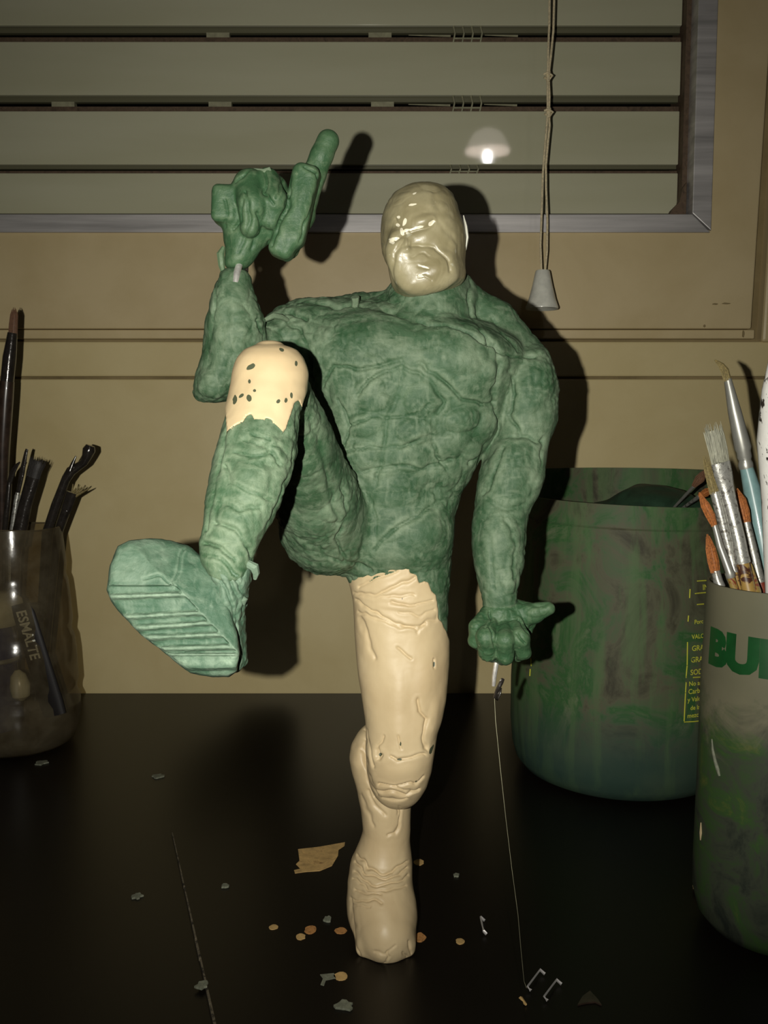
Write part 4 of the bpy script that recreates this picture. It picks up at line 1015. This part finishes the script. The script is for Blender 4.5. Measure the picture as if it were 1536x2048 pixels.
# ================================================================== lettering
def text_mesh(s, size, bold=0.0):
    cu = bpy.data.curves.new('lettering', 'FONT'); cu.body = s; cu.size = size; cu.offset = bold; cu.resolution_u = 3
    o = bpy.data.objects.new('lettering', cu); COL.objects.link(o)
    bpy.context.view_layer.update()
    me = bpy.data.meshes.new_from_object(o.evaluated_get(bpy.context.evaluated_depsgraph_get()))
    bpy.data.objects.remove(o); return me
def text_on_round(s, size, c, rad, phi0, z0, mat, parent, name, bold=0.0, sx=1.0, cut=None, rise=0.0):
    """wrap a word round an upright body: rad(z) radius, phi measured from the front towards the right"""
    me = text_mesh(s, size, bold)
    bm = bmesh.new(); bm.from_mesh(me)
    if cut:
        xs = [v.co.x for v in bm.verts]
        x = min(xs)
        while x < max(xs):
            g = bm.verts[:] + bm.edges[:] + bm.faces[:]
            bmesh.ops.bisect_plane(bm, geom=g, plane_co=(x, 0, 0), plane_no=(1, 0, 0)); x += cut
    for v in bm.verts:
        z = z0 + v.co.y; r = rad(z) + 0.00035; p = phi0 + v.co.x * sx / rad(z0)
        z += rise * (p - phi0)
        v.co = Vector((c[0] + r * math.sin(p), c[1] - r * math.cos(p), c[2] + z)) - Vector(wloc(parent))
    bm.to_mesh(me); bm.free(); me.name = name
    return link(name, me, mat, parent)

# ================================================================== GREEN BUCKET
BD = 0.732
bc = np.array([W(1240, 1400, BD)[0], BD, 0.0])
bprof = [(0.072, 0.0), (0.080, 0.004), (0.0855, 0.011), (0.0885, 0.022), (0.0900, 0.040), (0.0900, 0.075), (0.0885, 0.11), (0.0865, 0.15), (0.0840, 0.185), (0.0815, 0.205), (0.0812, 0.212), (0.0795, 0.2247)]
def brad(z): return float(np.interp(z, [p[1] for p in bprof], [p[0] for p in bprof]))
bk = empty('bucket', tuple(bc), 'translucent green tub smeared with dried paste and yellow print, behind the brushes', 'tub')
n = 96; m = MB(); V = []; Fq = []
prof = [(0.0, 0.0)] + bprof
ip = [(r - 0.0022, max(z, 0.003)) for r, z in reversed(bprof)] + [(0.0, 0.003)]
full = prof + ip
def lift(a, z):
    s = math.sin(a)   # +y is the back
    k = min(1, max(0, (s + 0.25) / 0.55)); k = k * k * (3 - 2 * k)
    f = min(1, max(0, (z - 0.15) / 0.07))
    return f * (0.0225 * k - 0.003 * math.cos(a) * (1 - k))
for r, z in full:
    for k in range(n):
        a = 2 * math.pi * k / n; V.append((bc[0] + r * math.cos(a), bc[1] + r * math.sin(a), bc[2] + z + lift(a, z)))
for i in range(len(full) - 1):
    for k in range(n): Fq.append((i * n + k, i * n + (k + 1) % n, (i + 1) * n + (k + 1) % n, (i + 1) * n + k))
m.add(V, Fq); m.build('body', MAT['bucket'], bk, smooth=True)
# raised moulded line under the rim
m = MB()
for k in range(n):
    pass
m.tube([(bc[0] + 0.0818 * math.cos(a), bc[1] + 0.0818 * math.sin(a), 0.2075 + lift(a, 0.2075)) for a in np.linspace(0, 2 * math.pi, 73)], 0.0007, 6, cap=False, up=(0, 0, 1)); m.build('moulded_ring', MAT['bucket'], bk, smooth=True)
def on_tub(px, py):
    a = (px - 768) / F_PX; b = (1024 - py) / F_PX; d = np.array([a, cp + sp * b, -sp + cp * b]); t = 0.5
    while t < 0.95:
        p = CAM + d * t
        if math.hypot(p[0] - bc[0], p[1] - bc[1]) < brad(p[2]) + 0.0002: return p
        t += 0.0004
    return CAM + d * BD
for s, px, py, size in [('INFO', 1405, 1180, .0058), ('Porc', 1388, 1248, .0044), ('VALOR', 1383, 1278, .0046), ('GRASA', 1383, 1302, .0056), ('GRASA', 1381, 1325, .0056), ('SODIO', 1380, 1350, .0056),
                        ('No apo', 1377, 1372, .0048), ('Carboh', 1376, 1388, .0052), ('y Valor', 1375, 1404, .0048), ('de la', 1380, 1420, .0046), ('mezcla', 1374, 1436, .0048)]:
    q = on_tub(px, py); ph = math.atan2(q[0] - bc[0], -(q[1] - bc[1])); text_on_round(s, size, bc, brad, ph, q[2], MAT['yellow'], bk, 'print', bold=0.00006)
def rule(pts, w=0.0009):
    m = MB(); P = []
    for px, py in pts:
        q = on_tub(px, py); ph = math.atan2(q[0] - bc[0], -(q[1] - bc[1])); z = q[2]; r = brad(z) + 0.0003
        P.append((bc[0] + r * math.sin(ph), bc[1] - r * math.cos(ph), z))
    m.tube(P, w / 2, 4); m.build('print_rule', MAT['yellow'], bk)
for pts in ([(1380, 1178), (1379, 1196)], [(1377, 1231), (1376, 1243)], [(1375, 1284), (1374, 1330)], [(1374, 1331), (1372, 1356)], [(1372, 1364), (1371, 1385)], [(1371, 1386), (1368, 1442)], [(1368, 1444), (1388, 1443), (1406, 1441)],
            [(1394, 1162), (1412, 1161)], [(1390, 1187), (1412, 1185)], [(1386, 1355), (1406, 1354)], [(1394, 1209), (1407, 1208)], [(1062, 1316), (1063, 1332)], [(1061, 1338), (1060, 1352)]): rule(pts)

# dark lump of paste lying inside the bucket
F1 = Field((bc[0] - .06, BD - .055, 0.185), (bc[0] + .075, BD + .06, 0.245), 0.0016)
F1.ell((bc[0] + .022, BD + .008, .205), (.040, .040, .031), .004); F1.ell((bc[0] + .048, BD + .0, .205), (.022, .030, .024), .008); F1.ell((bc[0] - .015, BD + .02, .200), (.03, .03, .02), .008)
V, Q = F1.mesh(); V = relax(V, Q, 1); V = V + normals(V, Q) * (0.0012 * vnoise(V, 90))[:, None]
pl = mk('paste_lump', V, Q, MAT['darkclay']); tag(pl, 'dark green lump heaped inside the green tub', 'clay')
# what fills the bucket below it
m = MB(); m.lathe([(0, .003), (.083, .012), (.086, .05), (.083, .15), (.078, .178), (.05, .186), (0, .188)], bc, 40)
o = m.build('paste_fill', MAT['darkclay'], None, smooth=True); tag(o, 'dark green paste filling the green tub below its lump', 'clay')

# ================================================================== GREY CUP
CD = 0.486
cc = np.array([0.2210, CD, 0.0])
cprof = [(0.030, 0.0), (0.0375, 0.003), (0.0425, 0.0095), (0.0450, 0.020), (0.0452, 0.035), (0.0445, 0.08), (0.0440, 0.14), (0.0428, 0.175), (0.0422, 0.1965)]
def crad(z): return float(np.interp(z, [p[1] for p in cprof], [p[0] for p in cprof]))
cup = empty('brush_cup', tuple(cc), 'tall grey cup of brushes with big green letters, stained green below', 'cup')
m = MB(); m.lathe([(0, 0)] + cprof + [(r - .0014, max(z, .002)) for r, z in reversed(cprof)] + [(0, .002)], cc, 96); m.build('body', MAT['cup'], cup, smooth=True)
text_on_round('BUR', 0.0252, cc, crad, math.radians(-86), 0.1545, MAT['greenprint'], cup, 'green_letters', bold=0.0017, sx=1.06, cut=0.0015)
# pale drip and dried flakes on the cup
def on_cup(px, py):
    # nearest surface point of the cup on this sight line
    a = (px - 768) / F_PX; b = (1024 - py) / F_PX; d = np.array([a, cp + sp * b, -sp + cp * b])
    t = 0.3
    while t < 0.7:
        p = CAM + d * t
        if math.hypot(p[0] - cc[0], p[1] - cc[1]) < crad(p[2]) + 0.0002: return p
        t += 0.0004
    return CAM + d * (CD)
m = MB(); m.tube([on_cup(x, y) for x, y in [(1424, 1478), (1426, 1500), (1431, 1522), (1436, 1538), (1439, 1552)]], [.0004, .0008, .0010, .0012, .0006], 8); m.build('pale_drip', MAT['crumb'], cup, smooth=True)
m = MB(); m.tube([on_cup(x, y) for x, y in [(1402, 1645), (1402, 1665), (1401, 1680)]], [.0003, .0008, .0003], 6); m.build('cream_fleck', MAT['cream'], cup, smooth=True)

# ================================================================== TOOLS
def tool(name, label, cat, group, parts):
    """parts: (part name, material, points, radii, flat, bristly)"""
    base = np.array(parts[0][2][0])
    r = empty(name, tuple(base), label, cat, group)
    for (pn, mat, pts, rad, flat, hairy) in parts:
        if hairy:
            hair(pn, mat, pts, rad, flat, r)
        else:
            m = MB(); m.tube(pts, rad, 14, flat=flat); m.build(pn, mat, r, smooth=True)
    return r
def hair(pn, mat, pts, rad, flat, root, n=70):
    """a tuft: many fine tapered hairs between first and last point (one part)"""
    P = [np.array(p, float) for p in pts]; m = MB(); rs = rad if hasattr(rad, '__len__') else [rad] * len(P)
    rr = np.random.RandomState(int(abs(P[0][0]) * 1e6) % 9999)
    t = P[-1] - P[0]; t /= np.linalg.norm(t)
    b = np.array([0, 1.0, 0]); b -= t * (b @ t); b /= np.linalg.norm(b); a = np.cross(t, b)
    fa, fb = flat if flat else (1, 1)
    for i in range(n):
        q = rr.uniform(0, 2 * math.pi); s = math.sqrt(rr.uniform(0, 1)); wob = rr.uniform(-0.12, 0.12)
        L = rr.uniform(0.45, 1.0) if i > 6 else 1.15
        hp = []
        for j, p in enumerate(P):
            f = j / (len(P) - 1)
            off = (math.cos(q) * s * fa + wob * f) * rs[j] * a + math.sin(q) * s * fb * rs[j] * b
            hp.append(p + off)
        hp[-1] = hp[-2] + (hp[-1] - hp[-2]) * L
        m.tube(hp, [0.00028] * (len(hp) - 1) + [0.0001], 4)
    m.tube(P[:-1] + [P[-2] + (P[-1] - P[-2]) * 0.55], [r * 0.85 for r in rs[:-1]] + [rs[-1] * 0.5], 10, flat=flat)
    o = m.build(pn, mat, root, smooth=True); return o
def down(p, q, z):
    """continue the line q->p (downwards) until height z"""
    p = np.array(p); q = np.array(q); d = p - q; return p + d * ((z - p[2]) / d[2])
def inside(p, c, R):
    v = np.array(p[:2]) - c[:2]; L = np.linalg.norm(v)
    if L > R: v *= R / L
    return np.array([c[0] + v[0], c[1] + v[1], p[2]])

# --- brushes in the grey cup
d = .520
a0 = W(1541, 1175, .512); a1 = W(1493, 936, d)
tool('paintbrush', 'long brush with pale blue handle and tapered bare-metal ferrule, in the grey cup', 'paintbrush', 'brushes in the grey cup', [
    ('handle', MAT['blue'], [inside(down(a0, a1, .02), cc, .036), a0, W(1520, 1060, .517), W(1503, 975, d), a1], [.003, .0072, .0064, .0048, .0037], None, False),
    ('ferrule', MAT['steel'], [a1, W(1491, 928, d), W(1490, 920, d), W(1489, 914, d), W(1487, 903, d), W(1486, 896, d), W(1469, 822, .522), W(1455, 757, .523)], [.0040, .0042, .0034, .0041, .0040, .0047, .0037, .0021], None, False),
    ('bristles', MAT['tanhair'], [W(1455, 760, .523), W(1450, 742, .523), W(1442, 730, .523), W(1431, 721, .523)], [.0022, .0023, .0016, .0006], None, True)])
d = .484
b0 = W(1491, 1150, 0.492)
tool('paintbrush', 'flat brush with short grey bristles, chipped red and yellow handle, in the grey cup', 'paintbrush', 'brushes in the grey cup', [
    ('handle', MAT['handle_yellow'], [inside(down(W(1494, 1165, 0.478), W(1468, 1050, 0.482), .03), cc, .036), W(1494, 1165, 0.478), W(1483, 1118, 0.480)], [.0030, .0038, .0036], None, False),
    ('ferrule', MAT['silver'], [W(1485, 1125, 0.480), W(1482, 1110, 0.480), W(1477, 1080, 0.481), W(1463, 1020, 0.483), W(1452, 975, 0.485), W(1447, 950, d), W(1441, 925, d)], [.0043, .0040, .0038, .0038, .0043, .0050, .0052], [(1, 1), (1, 1), (1, .95), (1, .9), (1, .7), (1, .5), (1, .45)], False),
    ('bristles', MAT['greyhair'], [W(1441, 927, d), W(1436, 900, 0.487), W(1430, 875, 0.487), W(1423, 850, 0.488)], [.0049, .0053, .0054, .0054], (1, .45), True)])
tool('paintbrush', 'small brush with olive bristles just left of the flat grey one, in the grey cup', 'paintbrush', 'brushes in the grey cup', [
    ('handle', MAT['handle_yellow'], [inside(down(W(1472, 1160, 0.482), W(1440, 1030, 0.486), .03), cc, .036), W(1472, 1160, 0.482), W(1466, 1130, 0.483)], [.0025, .0026, .0026], None, False),
    ('ferrule', MAT['silver'], [W(1469, 1145, 0.482), W(1460, 1105, 0.484), W(1445, 1045, 0.485), W(1430, 984, 0.487)], [.0026, .0027, .0028, .0027], None, False),
    ('bristles', MAT['tanhair'], [W(1430, 987, 0.487), W(1424, 965, 0.488), W(1416, 940, 0.489), W(1410, 915, 0.490)], [.0026, .0025, .0019, .0010], None, True)])
tool('paintbrush', 'thin round brush with bright steel ferrule and orange bristles, in front in the grey cup', 'paintbrush', 'brushes in the grey cup', [
    ('handle', MAT['handle_red'], [inside(down(W(1465, 1165, 0.477), W(1440, 1090, 0.479), .03), cc, .036), W(1465, 1165, 0.477), W(1460, 1148, 0.477)], [.0018, .0021, .0021], None, False),
    ('ferrule', MAT['steel'], [W(1462, 1155, 0.477), W(1460, 1147, 0.477), W(1459, 1143, 0.477), W(1440, 1092, 0.479), W(1429, 1050, 0.480)], [.0022, .0026, .0022, .0019, .0014], None, False),
    ('bristles', MAT['orangehair'], [W(1429, 1052, 0.480), W(1421, 1032, 0.481), W(1410, 1010, 0.482), W(1400, 988, 0.483)], [.0014, .0023, .0022, .0006], None, True)])
tool('paintbrush', 'round brush with orange bristles behind the pale blue handle, in the grey cup', 'paintbrush', 'brushes in the grey cup', [
    ('handle', MAT['handle_red'], [inside(down(W(1524, 1180, .495), W(1500, 1080, .498), .03), cc, .036), W(1524, 1180, .495), W(1518, 1155, .496)], [.0026, .0026, .0026], None, False),
    ('ferrule', MAT['silver'], [W(1520, 1165, .495), W(1505, 1100, .498), W(1492, 1044, .500)], [.0028, .0028, .0024], None, False),
    ('bristles', MAT['orangehair'], [W(1492, 1047, .500), W(1486, 1022, .501), W(1480, 1000, .502), W(1474, 980, .503)], [.0024, .0033, .0030, .0010], None, True)])
tool('paintbrush', 'orange-bristled brush low in the grey cup, half hidden at its left rim', 'paintbrush', 'brushes in the grey cup', [
    ('handle', MAT['handle_red'], [inside(down(W(1446, 1190, 0.486), W(1426, 1140, 0.488), .03), cc, .034), W(1443, 1180, 0.486), W(1437, 1165, 0.487)], [.0022, .0024, .0024], None, False),
    ('ferrule', MAT['silver'], [W(1442, 1175, 0.486), W(1436, 1162, 0.487), W(1431, 1142, 0.488)], [.0026, .0026, .0024], None, False),
    ('bristles', MAT['orangehair'], [W(1431, 1145, 0.488), W(1427, 1122, 0.489), W(1422, 1098, 0.490), W(1416, 1072, 0.491)], [.0024, .0030, .0026, .0010], None, True)])
tool('paintbrush', 'chipped dark red handle standing between the flat brush and blue handle, in the grey cup', 'paintbrush', 'brushes in the grey cup', [
    ('handle', MAT['handle_red'], [inside(down(W(1508, 1182, 0.478), W(1488, 1110, 0.486), .03), cc, .036), W(1508, 1182, 0.478), W(1497, 1130, 0.486)], [.0030, .0036, .0020], None, False),
    ('bristles', MAT['brownhair'], [W(1497, 1132, 0.486), W(1494, 1120, 0.487), W(1492, 1112, 0.488)], [.0018, .0018, .0008], None, True)])
tool('paintbrush', 'thick stick flaked with white paint at the far right, in the grey cup', 'paintbrush', 'brushes in the grey cup', [
    ('handle', MAT['whitepaint'], [inside(W(1555, 1500, .500), cc, .03), W(1556, 1180, .480), W(1551, 1000, 0.486), W(1547, 880, 0.481), W(1551, 780, 0.476), W(1560, 690, 0.473)], [.005, .0065, .0072, .0084, .0068, .0040], None, False),
    ('tip', MAT['greyhair'], [W(1560, 695, 0.473), W(1567, 640, 0.471)], [.0040, .0015], None, False)])

# --- brush standing in the bucket
q0, q1 = W(1345, 1018, .700), W(1388, 972, .655)
tool('paintbrush', 'slanting thin metal brush with brown bristles leaning out of the green tub', 'paintbrush', 'brushes in the green tub', [
    ('ferrule', MAT['steel'], [q0 + (q0 - q1) * 0.5, q0, q1], [.0010, .0010, .0013], None, False),
    ('bristles', MAT['brownhair'], [q1, W(1400, 958, .65), W(1412, 940, .645)], [.0016, .0034, .0014], None, True)])
q0, q1 = W(1357, 1022, .695), W(1400, 992, .655)
tool('paintbrush', 'lower dull grey brush leaning out of the green tub beside the brown one', 'paintbrush', 'brushes in the green tub', [
    ('ferrule', MAT['silver'], [q0 + (q0 - q1) * 0.4, q0, q1], [.0009, .0009, .0016], None, False),
    ('bristles', MAT['orangehair'], [q1, W(1412, 985, .650), W(1424, 978, .645)], [.0018, .0030, .0010], None, True)])

# ================================================================== CUT BOTTLE
JD = 0.79
jc = np.array([W(33, 1300, JD)[0], JD, 0.0])
jprof = [(0.0400, 0.0), (0.0470, 0.0045), (0.0510, 0.014), (0.0535, 0.030), (0.0532, 0.041), (0.0505, 0.0475), (0.0508, 0.053), (0.0522, 0.058), (0.0510, 0.085), (0.0496, 0.097), (0.0474, 0.1025), (0.0480, 0.108), (0.0486, 0.113),
         (0.0470, 0.135), (0.0455, 0.148), (0.0438, 0.153), (0.0442, 0.158), (0.0446, 0.163), (0.0430, 0.180), (0.0412, 0.196)]
bot = empty('cut_bottle', tuple(jc), 'dirty clear plastic bottle with its top cut off, holding dark tools, at the left', 'bottle')
m = MB(); m.lathe([(0.0, 0.003), (0.02, 0.0008)] + jprof, jc, 72); o = m.build('body', MAT['pet'], bot, smooth=True)
m = MB(); m.tube([(jc[0] + 0.0412 * math.cos(a), jc[1] + 0.0412 * math.sin(a), 0.196 + 0.001 * math.sin(3 * a)) for a in np.linspace(0, 2 * math.pi, 61)], 0.0006, 6, cap=False, up=(0, 0, 1)); m.build('cut_rim', MAT['pet'], bot, smooth=True)
def jin(p, R=.034): return inside(p, jc, R)
g = 'tools in the cut bottle'
t0 = W(4, 1040, 0.789)
tool('paintbrush', 'tall dark brush with brown tip and shiny ferrule, far left in the cut bottle', 'paintbrush', g, [
    ('handle', MAT['handle_dark'], [jin(W(-20, 1400, .822)), t0, W(5, 900, 0.784), W(11, 800, 0.779), W(14, 763, 0.779)], [.0028, .0042, .0060, .0064, .0060], None, False),
    ('ferrule', MAT['darksteel'], [W(14, 765, 0.779), W(19, 715, 0.779), W(25, 666, 0.779)], [.0056, .0056, .0040], None, False),
    ('bristles', MAT['brownhair'], [W(25, 670, 0.779), W(26, 650, 0.779), W(28, 630, 0.779), W(29, 617, 0.779)], [.0040, .0038, .0033, .0020], (1, .5), True)])
tool('modelling_tool', 'thin dark tool with curved blade, second from left in the cut bottle', 'tool', g, [
    ('handle', MAT['darksteel'], [jin(W(2, 1400, .822)), W(8, 1075, 0.779), W(16, 1000, 0.779), W(19, 965, 0.779)], [.002, .0024, .0026, .0020], None, False),
    ('blade', MAT['darksteel'], [W(19, 966, 0.779), W(25, 945, 0.779), W(34, 930, 0.779), W(40, 924, 0.779)], [.0022, .0024, .0015, .0006], (1, .4), False)])
tool('modelling_tool', 'slim straight silver tool with narrow tip, in the cut bottle', 'tool', g, [
    ('handle', MAT['silver'], [jin(W(14, 1400, .822)), W(22, 1080, 0.774), W(33, 1000, 0.774), W(36, 985, 0.774)], [.002, .0024, .0022, .0018], None, False),
    ('collar', MAT['steel'], [W(34, 998, 0.774), W(35, 990, 0.774)], [.0024, .0024], None, False),
    ('tip', MAT['darksteel'], [W(36, 986, 0.774), W(44, 945, 0.774), W(52, 905, 0.774), W(54, 898, 0.774)], [.0018, .0024, .0015, .0012], (1, .5), False)])
tool('paintbrush', 'wide dark-bristled brush with gleaming ferrule, in the cut bottle', 'paintbrush', g, [
    ('handle', MAT['handle_dark'], [jin(W(22, 1400, .822)), W(32, 1120, 0.771), W(36, 1080, 0.771)], [.003, .004, .004], None, False),
    ('ferrule', MAT['darksteel'], [W(34, 1090, 0.771), W(50, 1010, 0.771), W(66, 955, 0.771)], [.0062, .0056, .0060], [(1, 1), (1, .8), (1, .5)], False),
    ('bristles', MAT['darkhair'], [W(65, 958, 0.771), W(70, 940, 0.771), W(74, 928, 0.771), W(77, 917, 0.771)], [.0056, .0058, .0068, .0074], (1, .5), True)])
tool('modelling_tool', 'dark glossy tool with bent knobbed end, rightmost tall one in the cut bottle', 'tool', g, [
    ('handle', MAT['darksteel'], [jin(W(70, 1400, .795)), W(94, 1065, .79), W(112, 1010, .79), W(133, 955, .79)], [.0024, .0044, .0042, .0038], None, False),
    ('hook', MAT['darksteel'], [W(132, 958, .79), W(142, 942, .79), W(158, 932, .79), W(168, 925, .79), W(174, 912, .79), W(178, 900, .79), W(181, 891, .79)], [.0040, .0044, .0036, .0034, .0044, .0055, .0038], None, False),
    ('barb', MAT['darksteel'], [W(140, 942, .786), W(146, 926, .786), W(152, 912, .786)], [.0024, .0016, .0006], None, False)])
tool('paintbrush', 'frayed old brush with splayed ends beside the knobbed tool, in the cut bottle', 'paintbrush', g, [
    ('handle', MAT['darksteel'], [jin(W(85, 1400, .80)), W(114, 1070, .80), W(132, 1020, .80)], [.0022, .0040, .0042], None, False),
    ('ferrule', MAT['darksteel'], [W(130, 1025, .80), W(144, 985, .80)], [.0044, .0050], (1, .6), False)])
fr = COL.objects[-1].parent if COL.objects[-1].parent else COL.objects[-1]
m = MB()
for (x, y) in [(180, 976), (172, 972), (164, 974), (152, 976), (146, 968), (168, 984), (160, 970)]:
    m.tube([W(138, 1000, .80), W(148 + (x - 160) * .3, 990, .80), W(x, y, .80 + random.uniform(-.004, .004))], [.0016, .0014, .0004], 6)
m.build('splayed_bristles', MAT['tanhair'], fr, smooth=True)
# things lying inside the bottle
jr = empty('small_jar', tuple(np.array([W(-10, 1300, .772)[0], .766, .004])), 'small clear blue jar with a wide pale lid, inside the cut bottle', 'jar')
jx = W(-10, 1300, .772)[0]
m = MB(); m.lathe([(0, .020), (.017, .020), (.0195, .026), (.0195, .050), (.0175, .056), (.0185, .062), (.0185, .095), (.015, .112), (.0, .113)], (jx, .772, 0), 40); m.build('body', MAT['bluejar'], jr, smooth=True)
m = MB(); m.lathe([(0, .112), (.020, .112), (.0245, .118), (.0250, .126), (.0235, .134), (.017, .140), (0, .141)], (jx, .772, 0), 40); m.build('lid', MAT['palecap'], jr, smooth=True)
m = MB(); m.lathe([(0.0186, .080), (.0195, .081), (.0195, .083), (.0186, .084)], (jx, .772, 0), 40); m.build('ring', MAT['steel'], jr, smooth=True)
eg = MB(); eg.tube([W(34, 1340, .752), W(36, 1350, .752), W(40, 1372, .752), W(42, 1392, .752), W(42, 1400, .752)], [.002, .0062, .0084, .0072, .003], 16); o = eg.build('pale_plug', MAT['palecap'], None, smooth=True); tag(o, 'pale rounded plastic plug at the bottom of the cut bottle', 'plug')
tb = empty('paint_tube', tuple(W(108, 1440, .752)), 'black squeezed tube with grey-white lettering, slanting inside the cut bottle', 'tube')
ta, te = W(42, 1208, .7535), W(110, 1430, .7615)
m = MB(); m.tube([ta, ta + (te - ta) * .1, te + (ta - te) * .12, te], [.0085, .0095, .0105, .0100], 16, flat=(1, .25)); m.build('body', MAT['tubeblack'], tb, smooth=True)
me = text_mesh('ESMALTE', 0.0135, 0.0003)
tv = (te - ta); L = np.linalg.norm(tv); ex = tv / L; nz_ = np.array([0, -1.0, 0]); ey = np.cross(nz_, ex) * 1.0
ey = -np.cross(ex, nz_)
for v in me.vertices:
    p = ta + ex * (0.005 + v.co.x * 0.82) + ey * (v.co.y * 0.9 - 0.0045) * 1.0 + np.array([0, -0.0034, 0])
    v.co = Vector(p) - tb.location
link('lettering', me, MAT['whiteprint'], tb)
o = MB().tube([W(54, 1235, .768), W(60, 1290, .768), W(92, 1350, .768), W(108, 1400, .768)], [.005, .0065, .0062, .003], 12, flat=(1, .4)).build('red_tube', MAT['redtube'], None, smooth=True); tag(o, 'faded red tube with yellow end behind the black tube in the cut bottle', 'tube')

# ================================================================== PULL CORD
cdp = .895
cordr = empty('pull_cord', tuple(W(1085, 618, cdp)), 'knotted beige pull cord with grey bell weight hanging before the louvres', 'cord')
def Q2(x, y): return W(768 + x / 2, y / 2, cdp)
topz = ztop - 0.02
s1 = [(662, 0), (661, 100), (657, 200), (655, 300), (654, 380), (655, 450), (648, 540), (641, 620), (635, 700), (632, 800), (630, 870), (626, 980), (630, 1085)]
s2 = [(682, 0), (679, 120), (668, 230), (660, 300), (664, 380), (662, 450), (664, 500), (656, 580), (649, 660), (650, 760), (655, 880), (654, 1000), (646, 1085)]
for s_, off in ((s1, 0), (s2, .0022)):
    P = [Q2(*q) + np.array([0, off, 0]) for q in s_]
    P = [np.array([P[0][0] + .001, P[0][1], topz])] + P
    MB().tube(P, .00105, 8).build('strand', MAT['cord'], cordr, smooth=True)
for (x, y) in ((657, 306), (659, 452)):
    m = MB(); c = Q2(x, y)
    m.tube([c + [-.0042, 0, .002], c + [-.001, -.002, .003], c + [.0038, 0, .001], c + [.001, .001, -.003], c + [-.004, -.001, -.001]], .0012, 8)
    m.tube([c + [0, .0005, -.0045], c + [0, .0005, .0045]], [.0018, .0024], 8); m.build('knot', MAT['cord'], cordr, smooth=True)
zt, zb2 = W(1085, 541, cdp)[2], W(1085, 618, cdp)[2]; bx = W(1084.5, 580, cdp)[0]; s = S(580, cdp)
m = MB(); hh = zt - zb2; m.lathe([(0, hh), (13 * s, hh), (14.5 * s, hh * .97), (20 * s, hh * .62), (27 * s, hh * .25), (32.5 * s, hh * .04), (32 * s, 0), (28 * s, .001), (0, .004)], (bx, cdp, zb2), 40)
m.build('bell_weight', MAT['bell'], cordr, smooth=True)
MB().box((W(1075, 0, cdp)[0], cdp - .012, ztop - .03), (W(1120, 0, cdp)[0], YW + .002, ztop - .012)).build('bracket', MAT['alu'], cordr)

# ================================================================== ROOM LAMP (its mirror image shows in a louvre blade)
ly = -1.0; tt = (YL + (YL - ly)) / (cp + sp * (712 / F_PX))
lx = (975 - 768) / F_PX * tt; lz = CAM[2] + tt * (-sp + cp * (712 / F_PX))
lamp = empty('pendant_lamp', (lx, ly, ZC), 'white glowing dome lamp on a wire, seen only as a reflection in a louvre blade', 'lamp')
m = MB(); m.lathe([(0, .019), (.007, .0175), (.0135, .010), (.0155, .002), (.0150, -.010), (.0115, -.020), (.006, -.0235), (0, -.024)], (lx, ly, lz), 24); m.build('bulb', MAT['bulb'], lamp, smooth=True)
m = MB(); m.lathe([(.070, .014), (.064, .026), (.056, .044), (.042, .066), (.022, .078), (.008, .082), (.008, .084), (.024, .080), (.044, .068), (.058, .045), (.066, .026), (.072, .014)], (lx, ly, lz), 32, closed=True); m.build('shade', MAT['shade'], lamp, smooth=True)
m = MB(); m.tube([(lx, ly, lz + .018), (lx, ly, lz + .1), (lx, ly, ZC)], .003, 8); m.build('wire', MAT['tubeblack'], lamp, smooth=True)
